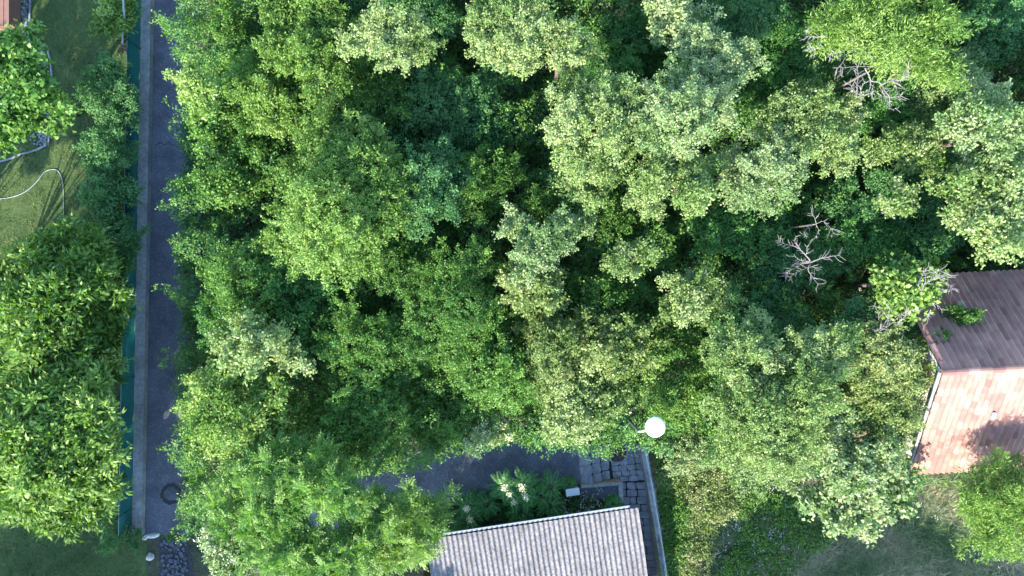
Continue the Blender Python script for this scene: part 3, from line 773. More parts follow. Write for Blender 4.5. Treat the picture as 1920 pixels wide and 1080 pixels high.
CB = 'shrubs and trees of the overgrown thicket'
GB = 'shrubs of the left garden'
TREES = [
 # name, label, cat, px, py, rx, ry, ztop, leaf, palette, opts
 ('broadleaf_tree','large-leaved tree at the left edge above the looping hose','tree', 22,165,84,132,4.6,'broad','mid',dict(tint=.12,oamp=.4,group=GB)),
 ('shrub','bright yellow-green shrub under the white pole at the top of the fence','shrub', 212,40,44,62,2.2,'round','lime',dict(tint=.1,group=GB)),
 ('shrub','wide dark shrub just below the white pole, beside the sunlit green net','shrub', 190,172,64,76,2.4,'small','teal',dict(tint=.3,group=GB)),
 ('shrub','rounded blue-green shrub second below the white pole, by the brown stone','shrub', 190,288,48,56,2.1,'small','teal',dict(tint=.45,group=GB)),
 ('shrub','blue-green shrub right of the hose end, touching the fence','shrub', 190,365,58,52,2.3,'round','teal',dict(tint=.4,group=GB)),
 ('shrub','green shrub squeezed between the upper long-leaved tree and the fence','shrub', 192,442,60,58,2.6,'small','teal',dict(tint=.4,group=GB)),
 ('shrub','narrow green shrub against the fence at half height of the picture','shrub', 206,530,32,60,2.8,'round','mid',dict(tint=-.1,group=GB)),
 ('shrub','narrow green shrub against the fence, right of the long-leaved tree tops','shrub', 204,618,30,54,2.9,'round','mid',dict(tint=-.15,group=GB)),
 ('cherry_tree','upper long-leaved tree left of the fence, just under the hose','tree', 68,590,126,178,5.4,'long','lime',dict(tint=-.15,oamp=.3,rag=.8,group=GB)),
 ('cherry_tree','big glossy long-leaved tree in the bottom left corner, reaching over the wall','tree', 74,838,140,194,6.0,'long','lime',dict(tint=.0,oamp=.3,rag=.7,group=GB)),
 ('shrub','small low blue-green shrub at the foot of the bottom left tree','shrub', 212,1000,40,32,1.0,'fine','teal',dict(tint=.1,group=GB)),
 # road edge
 ('sapling','pale yellow leaning sapling hanging over the road, upper left','tree', 368,172,34,44,5.6,'round','lime',dict(tint=.30,nl=7,rag=1.8)),
 ('shrub','green sapling foliage under the pale yellow sapling by the road','shrub', 385,225,44,42,3.6,'round','mid',dict(tint=.05)),
 ('shrub','light green shrub bulging over the road below the pale yellow sapling','shrub', 402,340,50,52,3.6,'round','mid',dict(tint=.15,rag=1.5)),
 ('shrub','green bushes at the top edge right beside the road','shrub', 412,35,40,66,3.0,'small','mid',dict(tint=-.05)),
 ('shrub','dark bush with bluish twigs beside the road above the sapling','shrub', 410,105,40,50,2.2,'small','teal',dict()),
 ('shrub','dull green bush on the road edge left of the largest round crown','shrub', 414,480,56,72,2.9,'fine','teal',dict(tint=.1)),
 ('shrub','dark green bush on the road edge at half height of the picture','shrub', 408,590,50,66,3.2,'small','deep',dict(tint=.25)),
 ('broadleaf_tree','mid green tree with pale tips rising from the road edge below the centre row','tree', 458,560,95,108,4.8,'small','mid',dict(tint=.06)),
 ('maple_tree','tree with pale pinkish leaf sprays beside the road, left of the dark hollow','tree', 460,650,90,60,5.6,'round','pale',dict(tint=.08,rag=1.7)),
 ('broadleaf_tree','bright green dense tree bulging furthest over the road in the lower left','tree', 432,775,106,122,5.4,'round','lime',dict(tint=.06)),
 # upper left thicket
 ('broadleaf_tree','tall mid green tree near the road at the upper left','tree', 470,170,82,90,4.0,'fine','mid',dict(tint=.02)),
 ('broadleaf_tree','tree with sunlit yellow-green top at the top edge, nearest the road','tree', 555,55,82,90,5.4,'small','lime',dict(tint=-.08)),
 ('broadleaf_tree','pale green crown under the top edge tree, ending in a bright tongue','tree', 592,135,62,68,5.2,'small','lime',dict(tint=.0)),
 ('shrub','small bright green bush at the dark hollow above the largest round crown','shrub', 520,200,52,48,4.0,'small','lime',dict(tint=-.15)),
 ('shrub','dark green tree filling the space left of the largest round crown','shrub', 455,275,72,58,3.0,'small','mid',dict(tint=-.12)),
 ('acacia_tree','pale loose crown with pinkish leaf tips, top centre left','tree', 730,75,112,66,6.0,'small','pale',dict(tint=.12,rag=1.6)),
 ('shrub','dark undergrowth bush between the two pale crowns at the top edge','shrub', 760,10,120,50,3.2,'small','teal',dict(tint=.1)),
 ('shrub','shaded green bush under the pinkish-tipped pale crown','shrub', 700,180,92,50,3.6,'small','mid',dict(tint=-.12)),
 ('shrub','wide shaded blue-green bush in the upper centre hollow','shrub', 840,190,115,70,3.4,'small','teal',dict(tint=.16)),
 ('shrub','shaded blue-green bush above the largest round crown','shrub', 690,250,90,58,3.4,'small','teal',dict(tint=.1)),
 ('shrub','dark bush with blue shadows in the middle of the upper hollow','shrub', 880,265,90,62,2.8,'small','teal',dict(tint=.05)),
 # big crown
 ('hornbeam_tree','largest round bright crown left of centre','tree', 628,372,138,150,6.6,'small','lime',dict(tint=-.02,zbot=3.2)),
 ('broadleaf_tree','blue-green crown with a white-leaved spray, right of the largest round crown','tree', 808,362,76,92,5.0,'small','teal',dict(tint=.25,rag=1.4)),
 ('shrub','yellowish dark green bush right of the blue-green crown','shrub', 895,352,62,60,3.8,'fine','mid',dict(tint=-.1)),
 ('shrub','green bush under the lower right edge of the largest round crown','shrub', 705,480,72,62,4.2,'fine','mid',dict(tint=-.05)),
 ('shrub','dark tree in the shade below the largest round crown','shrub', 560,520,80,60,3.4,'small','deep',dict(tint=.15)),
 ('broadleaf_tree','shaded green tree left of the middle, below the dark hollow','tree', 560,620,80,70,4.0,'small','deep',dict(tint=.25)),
 ('broadleaf_tree','even mid green crown in the lower left centre','tree', 700,650,120,80,4.8,'fine','mid',dict(tint=-.1)),
 ('broadleaf_tree','broad mid green crown just above the lower asphalt path','tree', 680,765,120,95,4.6,'fine','mid',dict(tint=-.08)),
 ('broadleaf_tree','fine-leaved green crown left of the picture centre bottom','tree', 850,580,110,120,5.2,'fine','mid',dict(tint=.0)),
 ('shrub','dull green bush over the lower path, left of the pale flowering bush','shrub', 820,760,85,85,3.6,'small','mid',dict(tint=-.1)),
 # right of middle, upper
 ('acacia_tree','pale crown with long hanging tip at the top edge centre','tree', 965,62,92,78,6.2,'small','pale',dict(tint=.14,rag=1.6)),
 ('acacia_tree','pale branch-like crown running down from the top centre','tree', 1060,95,48,62,5.8,'small','pale',dict(tint=.12,rag=1.6)),
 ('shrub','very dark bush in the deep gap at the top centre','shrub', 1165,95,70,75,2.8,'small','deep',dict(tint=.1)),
 ('shrub','small pale crown with a bare twig at the top edge','tree', 1252,32,52,44,5.2,'round','grey',dict(tint=.2,rag=1.8,bark=BARKP)),
 ('shrub','shaded blue-green bush at the top edge right of the small pale crown','shrub', 1380,40,95,60,3.6,'fine','teal',dict(tint=.25)),
 ('acacia_tree','pale elongated crown above the very large pale crown','tree', 1345,115,98,54,6.2,'small','grey',dict(tint=.16,rag=1.4)),
 ('acacia_tree','left part of the pale crowns right of the upper hollow, with dark hole','tree', 1105,235,105,95,6.6,'small','pale',dict(tint=.08,rag=1.4)),
 ('acacia_tree','highest pale crown in the upper middle right','tree', 1262,215,108,92,7.0,'small','grey',dict(tint=.15,rag=1.3)),
 ('acacia_tree','pale green crown with the scalloped bottom edge in the upper middle','tree', 1262,338,98,74,6.4,'small','pale',dict(tint=.02)),
 ('acacia_tree','pale crown left of the scalloped crown, facing the dark hollow','tree', 1105,335,70,50,5.6,'small','pale',dict(tint=.0)),
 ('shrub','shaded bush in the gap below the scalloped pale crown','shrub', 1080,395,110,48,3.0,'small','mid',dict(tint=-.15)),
 ('broadleaf_tree','pale crown with grey twigs right of the scalloped crown','tree', 1430,325,92,72,6.0,'small','grey',dict(tint=.12,rag=1.3)),
 ('broadleaf_tree','soft pale crown left of the bare curved branches','tree', 1520,235,105,88,6.0,'small','pale',dict(tint=.06,rag=1.3)),
 ('shrub','deep green bush in the shade left of the walnut crown','shrub', 1480,120,80,72,3.0,'small','deep',dict(tint=.3)),
 ('walnut_tree','yellow-green crown with narrow leaves at the top right','tree', 1640,55,142,86,7.0,'willow','lime',dict(tint=.12,rag=1.5,bark=BARKP)),
 ('walnut_tree','yellow-green lower crown just above the bare curved branches','tree', 1712,122,80,50,6.4,'willow','lime',dict(tint=.05,rag=1.5,bark=BARKP)),
 ('shrub','dark green bush seen through the bare curved branches','shrub', 1640,185,70,62,3.2,'small','deep',dict(tint=.25)),
 ('broadleaf_tree','shaded teal tree in the top right corner','tree', 1870,50,80,80,4.6,'small','teal',dict(tint=.25)),
 ('broadleaf_tree','dull green tree right of the bare curved branches','tree', 1790,170,75,85,4.6,'small','grey',dict(tint=-.08)),
 ('broadleaf_tree','large pale crown at the right edge of the picture, upper half','tree', 1858,240,92,92,6.6,'round','grey',dict(tint=.14)),
 ('broadleaf_tree','pale crown at the right edge directly above the dark tiled roof','tree', 1855,395,98,92,6.4,'round','pale',dict(tint=.02)),
 ('broadleaf_tree','mid pale bush between the two groups of pale crowns on the right','tree', 1695,285,72,54,5.0,'small','pale',dict(tint=-.03)),
 ('shrub','dark teal bush with a pale spray below the right hand crowns','shrub', 1655,370,92,60,3.6,'small','teal',dict(tint=.12)),
 ('sapling','thin pale spray of leaves over the dark teal bush','tree', 1672,385,42,24,5.2,'round','pale',dict(tint=.12,nl=4,rag=2)),
 ('shrub','dark green bush above the small round yellow-green crown','shrub', 1620,455,95,52,3.0,'small','deep',dict(tint=.25)),
 ('shrub','dark teal bush hanging over the upper eave of the tiled roof','shrub', 1740,450,72,50,3.4,'small','teal',dict(tint=.08)),
 ('shrub','dark bush filling the strip behind the tiled roof, at the right edge','shrub', 1880,482,75,26,2.6,'small','teal',dict(tint=.05)),
 # middle
 ('broadleaf_tree','grey-green crown in the middle of the picture','tree', 1022,455,105,66,5.6,'small','grey',dict(tint=.0,rag=1.3)),
 ('broadleaf_tree','yellowish crown just below the grey-green middle crown','tree', 985,540,72,56,5.0,'round','olive',dict(tint=.05)),
 ('shrub','small sunlit pale crown right of the picture centre','shrub', 1190,490,52,32,5.0,'small','pale',dict(tint=.06,nl=6)),
 ('shrub','shaded mid green bush below the small sunlit pale crown','shrub', 1130,560,70,54,3.4,'small','mid',dict(tint=-.15)),
 ('broadleaf_tree','pale round-leaved crown between the centre and the dead branches','tree', 1290,560,78,56,5.0,'small','pale',dict(tint=-.02,rag=1.3)),
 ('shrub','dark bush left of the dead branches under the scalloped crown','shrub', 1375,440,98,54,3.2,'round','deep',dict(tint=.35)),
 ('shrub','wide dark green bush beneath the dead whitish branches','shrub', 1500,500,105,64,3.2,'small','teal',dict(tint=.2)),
 ('shrub','dark green bush between the dead branches and the big lower right crown','shrub', 1420,590,90,54,3.6,'small','teal',dict(tint=.15)),
 ('oak_tree','small round yellow-green crown beside the bare twigs at the roof','tree', 1690,535,72,46,5.6,'broad','lime',dict(tint=.06)),
 # lower right cluster
 ('broadleaf_tree','upper right part of the big pale tree cluster left of the house','tree', 1545,650,72,68,6.2,'small','pale',dict(tint=.02)),
 ('broadleaf_tree','upper left lobe of the big pale tree cluster left of the house','tree', 1395,660,88,70,6.2,'small','pale',dict(tint=.04)),
 ('broadleaf_tree','main pale green crown of the cluster left of the house','tree', 1470,785,145,110,6.8,'small','pale',dict(tint=.0,zbot=3.4)),
 ('olive_tree','pale olive fine-leaved tree against the left gable of the tiled house','tree', 1662,705,78,125,5.6,'small','olive',dict(tint=.10,nl=22)),
 ('shrub','dark bush under the grey upright twigs, left of the tiled roof corner','shrub', 1645,600,72,42,4.6,'small','teal',dict(tint=.1)),
 ('shrub','dark green climber spilling onto the shaded roof slope','shrub', 1745,655,26,42,5.2,'round','mid',dict(nl=4,tint=-.05)),
 ('shrub','dark green twig bush lying on the shaded roof under the bare twigs','shrub', 1775,588,36,18,5.0,'small','mid',dict(nl=4,tint=-.2)),
 ('broadleaf_tree','grey-green crown touching the lower left corner of the sunlit roof','tree', 1610,840,105,78,5.4,'round','grey',dict(tint=.08)),
 ('fig_tree','large-leaved grey-green branches hanging over the dark meadow','tree', 1610,925,118,66,4.4,'broad','grey',dict(tint=.15,rag=1.9)),
 ('shrub','lower left skirt of pale leaves over the dry meadow edge','shrub', 1430,880,80,52,3.6,'small','grey',dict(tint=.06)),
 ('willow_tree','vivid yellow-green narrow-leaved tree in the bottom right corner','tree', 1900,955,86,92,6.0,'willow','lime',dict(tint=.15,boff=(2.0,-1.0),rag=1.5)),
 # lower middle
 ('broadleaf_tree','olive crown with bare twigs above the street lamp','tree', 1150,650,92,72,4.6,'round','olive',dict(tint=-.05,rag=1.3)),
 ('broadleaf_tree','pale olive crown below the middle, left of the bare twigs','tree', 1035,655,78,72,4.8,'small','olive',dict(tint=.05)),
 ('elder_tree','bright pale crown directly above the asphalt path and the drain','tree', 1080,765,128,66,4.2,'round','pale',dict(tint=.10)),
 ('shrub','sunlit green bush right beside the white street lamp','shrub', 1265,735,78,62,4.2,'small','lime',dict(tint=-.12)),
 ('shrub','shaded green crown in the gap left of the big pale tree cluster','shrub', 1235,640,72,54,3.6,'small','mid',dict(tint=-.1)),
 ('elder_bush','pale flowering bush on the upper edge of the lower path','shrub', 910,805,62,34,2.6,'round','pale',dict(tint=.08,blossom=40)),
 ('shrub','green bush between the fine-leaved crown and the flowering bush','shrub', 915,700,80,72,4.2,'small','mid',dict(tint=-.02)),
 ('shrub','straggly grey bush at the foot of the street lamp','shrub', 1300,850,62,42,1.6,'small','grey',dict(tint=.05,dens=.7,rag=2)),
 # ash group at the bottom
 ('ash_tree','feathery green ash tree left part, beside the round manhole','tree', 488,955,110,116,6.2,'pinn','mid',dict(tint=.22)),
 ('ash_tree','feathery ash tree crown reaching over the lower asphalt path','tree', 590,910,85,80,6.2,'pinn','mid',dict(tint=.15)),
 ('ash_tree','yellow-green feathery ash crown touching the corrugated roof','tree', 735,990,95,98,5.8,'pinn','lime',dict(tint=.02)),
 ('ash_tree','feathery ash crown at the bottom edge between the other ash crowns','tree', 600,1050,110,72,5.8,'pinn','mid',dict(tint=.3)),
 ('elder_bush','ash-side bush with white blossom clusters near the road end','shrub', 428,1020,50,66,5.2,'round','grey',dict(tint=.15,blossom=60)),
]
for i, (nm, lab, cat, px, py, rx, ry, zt_, lt, pal, kw) in enumerate(TREES):
    kw = dict(kw); kw.setdefault('group', CB)
    if kw['group'] == GB and px > 150: kw['boff'] = (-.8, 0); kw['oamp'] = .4; zt_ = min(zt_, 2.2)
    if kw['group'] == CB and px < 500: kw['oamp'] = .45; kw['boff'] = (.5, 0); px += 10 if nm != 'ash_tree' else 4
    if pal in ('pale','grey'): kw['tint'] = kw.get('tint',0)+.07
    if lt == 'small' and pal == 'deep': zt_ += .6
    if nm == 'shrub' and kw['group'] == CB and px > 460 and px < 1720 and rx > 50 and not (py > 700): rx *= 1.15; ry *= 1.15; zt_ += .3
    make_tree(nm, lab, cat, px, py, rx, ry, zt_, lt, pal, seed=i, **kw)

# unseen trees outside the frame, each placed so its shade falls inside
OFF = [(150,50,100,6.5,'the upper lawn'),(205,190,70,6,'the middle of the lawn'),(215,330,60,6,'the hedge beside the fence'),(95,180,50,6.5,'the lawn edging'),
       (60,1060,90,4,'the bottom left corner'),(190,1050,95,4.5,'the grass under the bottom left tree'),(325,940,85,6,'the round manhole'),(315,810,80,7,'the lower road'),(330,1050,80,5,'the stone rubble'),
       (325,640,80,7,'the middle of the road'),
       (700,880,70,7,'the left end of the lower path'),(832,862,76,7,'the middle of the lower path'),(770,880,70,8.4,'the path behind the ash crowns'),(905,868,40,6,'the path in front of the feathery plants'),
       (1510,950,110,7,'the meadow under the pale tree cluster'),(1700,950,110,7,'the meadow below the tiled house'),(1880,1040,110,7,'the grass under the yellow-green corner tree'),
       (1440,1050,75,5,'the white meadow flowers'),(1570,1075,85,4.5,'the bottom of the meadow'),(1760,1075,95,4.5,'the bottom right of the meadow')]
ck = 48/math.tan(R(SUN_EL)); cx_, cy_ = ck*math.cos(R(SUN_AZ)), ck*math.sin(R(SUN_AZ))
for i, (tx,ty,r,h,wh) in enumerate(OFF):
    hc = h-.8; gx_, gy_ = tx-cx_*hc, ty+cy_*hc; k = 1-.85*h/30; r /= k
    px, py = 960+(gx_-960)/k, 540+(gy_-540)/k
    px = min(px, -1.25*r) if tx < 250 and ty < 700 else px
    if not (px < -1.1*r): py = max(py, 1090+1.25*r)
    make_tree('broadleaf_tree', 'broadleaf tree outside the picture, placed unseen to shade '+wh, 'tree', px,py,r,r,h,'small','mid',seed=300+i,group='trees beyond the picture edge',dens=1.4,zbot=h*.3)

WH = ['directly above the road side bushes','above the first lime crown','above the dark bush at the top edge','above the pinkish-tipped pale crown','above the long hanging tip','above the deep gap','above the small pale crown','above the blue-green top bush','above the left end of the walnut','above the walnut crown','above the top right corner']
for i, wh in enumerate(WH):
    make_tree('broadleaf_tree', 'broadleaf tree beyond the picture top, '+wh, 'tree', 440+150*i+(i%3)*14, -118-(i%2)*25, 92, 84, 4.6+(i*7%5)*.4, 'small', ('mid','pale','grey','teal')[i%4], seed=400+i, group='trees beyond the picture edge', dens=.8, oamp=.4)
for i, (py, wh) in enumerate([(60,'level with the walnut crown'),(230,'level with the highest pale crowns'),(390,'level with the dark tiled eave')]):
    make_tree('broadleaf_tree', 'broadleaf tree just outside the right edge, '+wh, 'tree', 2070, py, 95, 90, 5.4, 'small', ('grey','mid','pale')[i], seed=420+i, group='trees beyond the picture edge', dens=.8, oamp=.4)
# ------------------------------------------------------------------ undergrowth (uncountable)
def carpet(name, poly, n, lt, pal, zmax, label, cat, seed, tint=0, hs=1.0):
    rng = np.random.default_rng(seed); P = [W(*p)[:2] for p in poly]
    xs = [p[0] for p in P]; ys = [p[1] for p in P]; pts = []
    x = rng.uniform(min(xs), max(xs), n*4); y = rng.uniform(min(ys), max(ys), n*4)
    ins = np.zeros(len(x), bool); m = len(P)
    for i in range(m):
        x1,y1 = P[i]; x2,y2 = P[(i+1)%m]
        if y1 == y2: continue
        ins ^= ((y1 > y) != (y2 > y)) & (x < (x2-x1)*(y-y1)/(y2-y1)+x1)
    x = x[ins][:n]; y = y[ins][:n]
    g = .5+.5*np.sin(x*1.9+np.sin(y*1.3)*1.5)*np.sin(y*2.1+np.cos(x*1.1)*1.7)
    z = (.1+.9*g)*zmax*rng.uniform(.6,1,len(x))
    tips = np.stack([x,y,z],1); out = unit(rng.normal(0,.5,(len(x),3))+np.array([0,0,1]))
    V, T = grow(tips, out, rng, lt, .6, .5+tint+(g-.5)*.3+rng.normal(0,.12,len(x)))
    obj(name, quads_mesh(name, V, np.clip(T,0,1)), mat=LM[pal], kind='stuff', label=label, cat=cat)
carpet('undergrowth', [(362,-240),(372,990),(560,900),(650,885),(840,845),(960,822),(1085,832),(1195,815),(1230,835),(1400,860),(1700,900),(1700,700),(1640,560),(1700,505),(2160,500),(2160,-240)],
       33000, 'round', 'teal', 3.0, 'dark leafy undergrowth covering the floor of the thicket', 'undergrowth', 77, tint=.25)
carpet('brambles', [(362,-240),(372,990),(560,900),(650,885),(840,845),(960,822),(1085,832),(1195,815),(1300,800),(1500,840),(1660,860),(1660,520),(2160,490),(2160,-240)],
       20000, 'small', 'mid', 4.0, 'mid green brambles and young shoots rising between the crowns', 'brambles', 78, tint=.05)

# ------------------------------------------------------------------ grasses
def blades(name, polys, n, h, wd, mat, label, seed, lean=.6, clump=0.0):
    rng = np.random.default_rng(seed); VV = []; TT = []
    for P in polys:
        P = [W(*p)[:2] for p in P]; xs = [p[0] for p in P]; ys = [p[1] for p in P]
        x = rng.uniform(min(xs), max(xs), n*4); y = rng.uniform(min(ys), max(ys), n*4); ins = np.zeros(len(x), bool)
        for i in range(len(P)):
            x1,y1 = P[i]; x2,y2 = P[(i+1)%len(P)]
            if y1 == y2: continue
            ins ^= ((y1 > y) != (y2 > y)) & (x < (x2-x1)*(y-y1)/(y2-y1)+x1)
        x = x[ins][:n]; y = y[ins][:n]; m = len(x)
        g = np.sin(x*1.3+1.7*np.sin(y*.9+1))*np.sin(y*1.5+1.3*np.cos(x*.8)) + .5*np.sin(x*3.7+y*2.9)
        hh = h*rng.uniform(.5,1.2,m)*(1+clump*g)
        a = rng.uniform(0,2*np.pi,m) ; 
        D = unit(np.stack([np.cos(a)*lean, np.sin(a)*lean, np.ones(m)],1) + np.stack([.35*np.sin(y*1.1+x*.4), .35*np.cos(x*1.3), np.zeros(m)],1)*lean)
        N = unit(np.stack([-np.cos(a), -np.sin(a), np.full(m,.7)],1)+rng.normal(0,.2,(m,3)))
        VV.append(leaf_quads(np.stack([x,y,np.zeros(m)],1), D, N, np.maximum(hh,.02), np.full(m,wd)*rng.uniform(.6,1.3,m), .05, .35)); TT.append(.5+.22*g+rng.normal(0,.16,m))
    return obj(name, quads_mesh(name, np.concatenate(VV), np.clip(np.concatenate(TT),0,1)), mat=mat, kind='stuff', label=label, cat='grass')
GR1 = leaf_mat('grass_lawn', (.030,.075,.018), (.062,.115,.030), (.16,.19,.060), trans=.25, rough=.6, spec=.2)
GR2 = leaf_mat('grass_meadow', (.060,.120,.040), (.165,.200,.090), (.37,.31,.20), trans=.2, rough=.6, spec=.2)
lawn_poly = [(-20,-20),(250,-20),(248,400),(235,1000),(270,1090),(-20,1090)]
blades('grass', [lawn_poly], 70000, .055, .014, GR1, 'short mown grass of the left garden lawn', 5, 1.0, .2)
mead = [(1262,1095),(1226,880),(1225,835),(1340,830),(1700,870),(1760,700),(1960,700),(1960,1095)]
blades('meadow_grass', [mead], 170000, .24, .020, GR2, 'long dull grass of the meadow at the bottom right', 6, 1.0, .35)
blades('meadow_grass', [[(1225,835),(1330,830),(1400,880),(1350,990),(1290,1095),(1240,1095)]], 22000, .26, .020, LM['olive'], 'dry olive weeds in the sunlit strip beside the stair wall', 16, 1.1, .4)
carpet('meadow_weeds', [(1350,900),(1480,930),(1560,1000),(1470,1090),(1330,1090),(1390,990)], 900, 'small', 'mid', .35, 'dark green leafy weeds patch in the meadow', 'weeds', 81, tint=.1)
carpet('path_weeds', [(800,1005),(870,925),(1050,912),(1095,930),(1160,940),(1185,952)], 260, 'small', 'deep', .25, 'dark weeds in the bed between the path and the corrugated roof', 'weeds', 82, tint=.1)
carpet('roadside_weeds', [(350,-20),(372,-20),(372,1000),(360,1000),(300,1010),(350,985)], 420, 'small', 'deep', .25, 'low weeds along the right edge of the road', 'weeds', 83, tint=.1)

def litter(name, polys, n, z, label, mat, seed, size=.05):
    rng = np.random.default_rng(seed); Ps = []
    for P in polys:
        a = rng.random((n,2)); q = [np.array(W(*p)[:2]) for p in P]
        xy = (q[0]*(1-a[:,:1])+q[1]*a[:,:1])*(1-a[:,1:]) + (q[3]*(1-a[:,:1])+q[2]*a[:,:1])*a[:,1:]; Ps.append(xy)
    xy = np.concatenate(Ps); m = len(xy); zz = z(xy) if callable(z) else np.full(m, z)
    P = np.column_stack([xy, zz+rng.uniform(.004,.012,m)]); th = rng.uniform(0,6.3,m)
    D = np.stack([np.cos(th),np.sin(th),np.zeros(m)],1); N = unit(rng.normal(0,.12,(m,3))+np.array([0,0,1]))
    obj(name, quads_mesh(name, leaf_quads(P,D,N,size*rng.uniform(.5,1.3,m),size*.6*rng.uniform(.6,1.2,m),.05,0), np.clip(rng.normal(.5,.25,m),0,1)), mat=mat, kind='stuff', label=label, cat='leaf litter')
DRY = leaf_mat('leaf_dry', (.07,.055,.02), (.17,.14,.04), (.30,.27,.10), trans=.1, rough=.7, spec=.2)
litter('leaf_litter', [[(292,-20),(355,-20),(350,980),(276,980)]]*1, 420, .012, 'scattered small dry leaves on the narrow road', DRY, 61)
litter('leaf_litter', [[(340,-20),(362,-20),(356,980),(332,980)]]*1, 700, .012, 'leaf litter along the planted edge of the road', DRY, 62)
litter('leaf_litter', [[(700,890),(1080,845),(1084,905),(830,930)]], 160, .012, 'few dry leaves on the lower asphalt path', DRY, 63)
litter('leaf_litter', [[(1150,840),(1200,835),(1210,905),(1150,905)]], 60, Z1+.012, 'few dry leaves on the stone landing', DRY, 64)
def tussocks(name, poly, nt, nb, h, label, mat, seed, wd=.022):
    rng = np.random.default_rng(seed); P = [W(*p)[:2] for p in poly]; xs = [p[0] for p in P]; ys = [p[1] for p in P]
    x = rng.uniform(min(xs), max(xs), nt*4); y = rng.uniform(min(ys), max(ys), nt*4); ins = np.zeros(len(x), bool)
    for i in range(len(P)):
        x1,y1 = P[i]; x2,y2 = P[(i+1)%len(P)]
        if y1 == y2: continue
        ins ^= ((y1 > y) != (y2 > y)) & (x < (x2-x1)*(y-y1)/(y2-y1)+x1)
    x = x[ins][:nt]; y = y[ins][:nt]; m = len(x); hs = h*rng.uniform(.4,1.3,m)
    pt = .5+.35*np.sin(x*1.1+1.5*np.sin(y*1.4))*np.cos(y*1.2+x*.3)+rng.normal(0,.16,m); ca = rng.uniform(0,6.3,m)
    idx = np.repeat(np.arange(m), nb); n = len(idx); a = rng.uniform(0,2*np.pi,n); sp = rng.uniform(.2,1.3,n)
    D = unit(np.stack([np.cos(a)*sp+.5*np.cos(ca[idx]), np.sin(a)*sp+.5*np.sin(ca[idx]), np.ones(n)],1)); N = unit(np.stack([-np.cos(a),-np.sin(a),np.full(n,.8)],1))
    B = np.stack([x[idx]+rng.normal(0,.05,n), y[idx]+rng.normal(0,.05,n), np.zeros(n)],1)
    obj(name, quads_mesh(name, leaf_quads(B,D,N,hs[idx]*rng.uniform(.6,1.2,n),np.full(n,wd),.05,.45), np.clip(pt[idx]+rng.normal(0,.12,n),0,1)), mat=mat, kind='stuff', label=label, cat='grass')
tussocks('grass_tussocks', mead, 3600, 26, .38, 'rough uneven tussocks of meadow grass, partly brown', GR2, 71)
tussocks('grass_tussocks', lawn_poly, 1500, 14, .12, 'longer grass tufts in the left garden lawn', GR1, 72, .016)
carpet('scrub', [(1232,838),(1345,835),(1410,880),(1390,940),(1340,985),(1320,1095),(1262,1095),(1275,1000),(1290,930),(1240,905)], 800, 'small', 'olive', .5, 'dry yellowish olive scrub beside the stair wall', 'scrub', 84, tint=.12)
carpet('scrub', [(1228,850),(1262,850),(1290,1000),(1262,1090),(1246,1060)], 420, 'small', 'mid', .4, 'green weeds along the foot of the stair wall', 'weeds', 85, tint=-.1)
# tiny white flowers
def flowers(name, pxs, label, seed, z=(.2,.4), n=4, spread=.04, size=.026):
    rng = np.random.default_rng(seed); P = []
    for (cx, cy, r, k) in pxs:
        a = rng.uniform(0,2*np.pi,k); q = np.sqrt(rng.random(k))*r
        for x, y in zip(cx+q*np.cos(a), cy+q*np.sin(a)):
            zz = rng.uniform(*z); b = np.array(W(x,y,zz)); P.append(b + rng.normal(0,spread,(n,3))*np.array([1,1,.3]))
    P = np.concatenate(P); m = len(P)
    D = unit(rng.normal(0,1,(m,3))*np.array([1,1,.2])); N = unit(rng.normal(0,.25,(m,3))+np.array([0,0,1]))
    obj(name, quads_mesh(name, leaf_quads(P-D*size*.5,D,N,np.full(m,size),np.full(m,size*.9),.05,.02)), mat=WHITEFL, kind='stuff', label=label, cat='flowers')
flowers('wild_flowers', [(1425,960,60,70),(1390,1020,60,50),(1460,1030,50,30),(1325,950,20,16),(1740,960,30,10),(1265,900,30,10)], 'tiny white wild flowers scattered in the meadow', 91)
flowers('wild_flowers', [(1082,950,34,40),(1118,940,26,34),(1060,965,20,20),(990,955,40,16)], 'small white flowers by the white cabinet and the corrugated roof', 92, (.25,.45))
flowers('wild_flowers', [(1085,850,14,12),(1075,842,10,8)], 'small white flowers hanging over the top of the stone steps', 93, (.3,.6), 4, .03, .022)

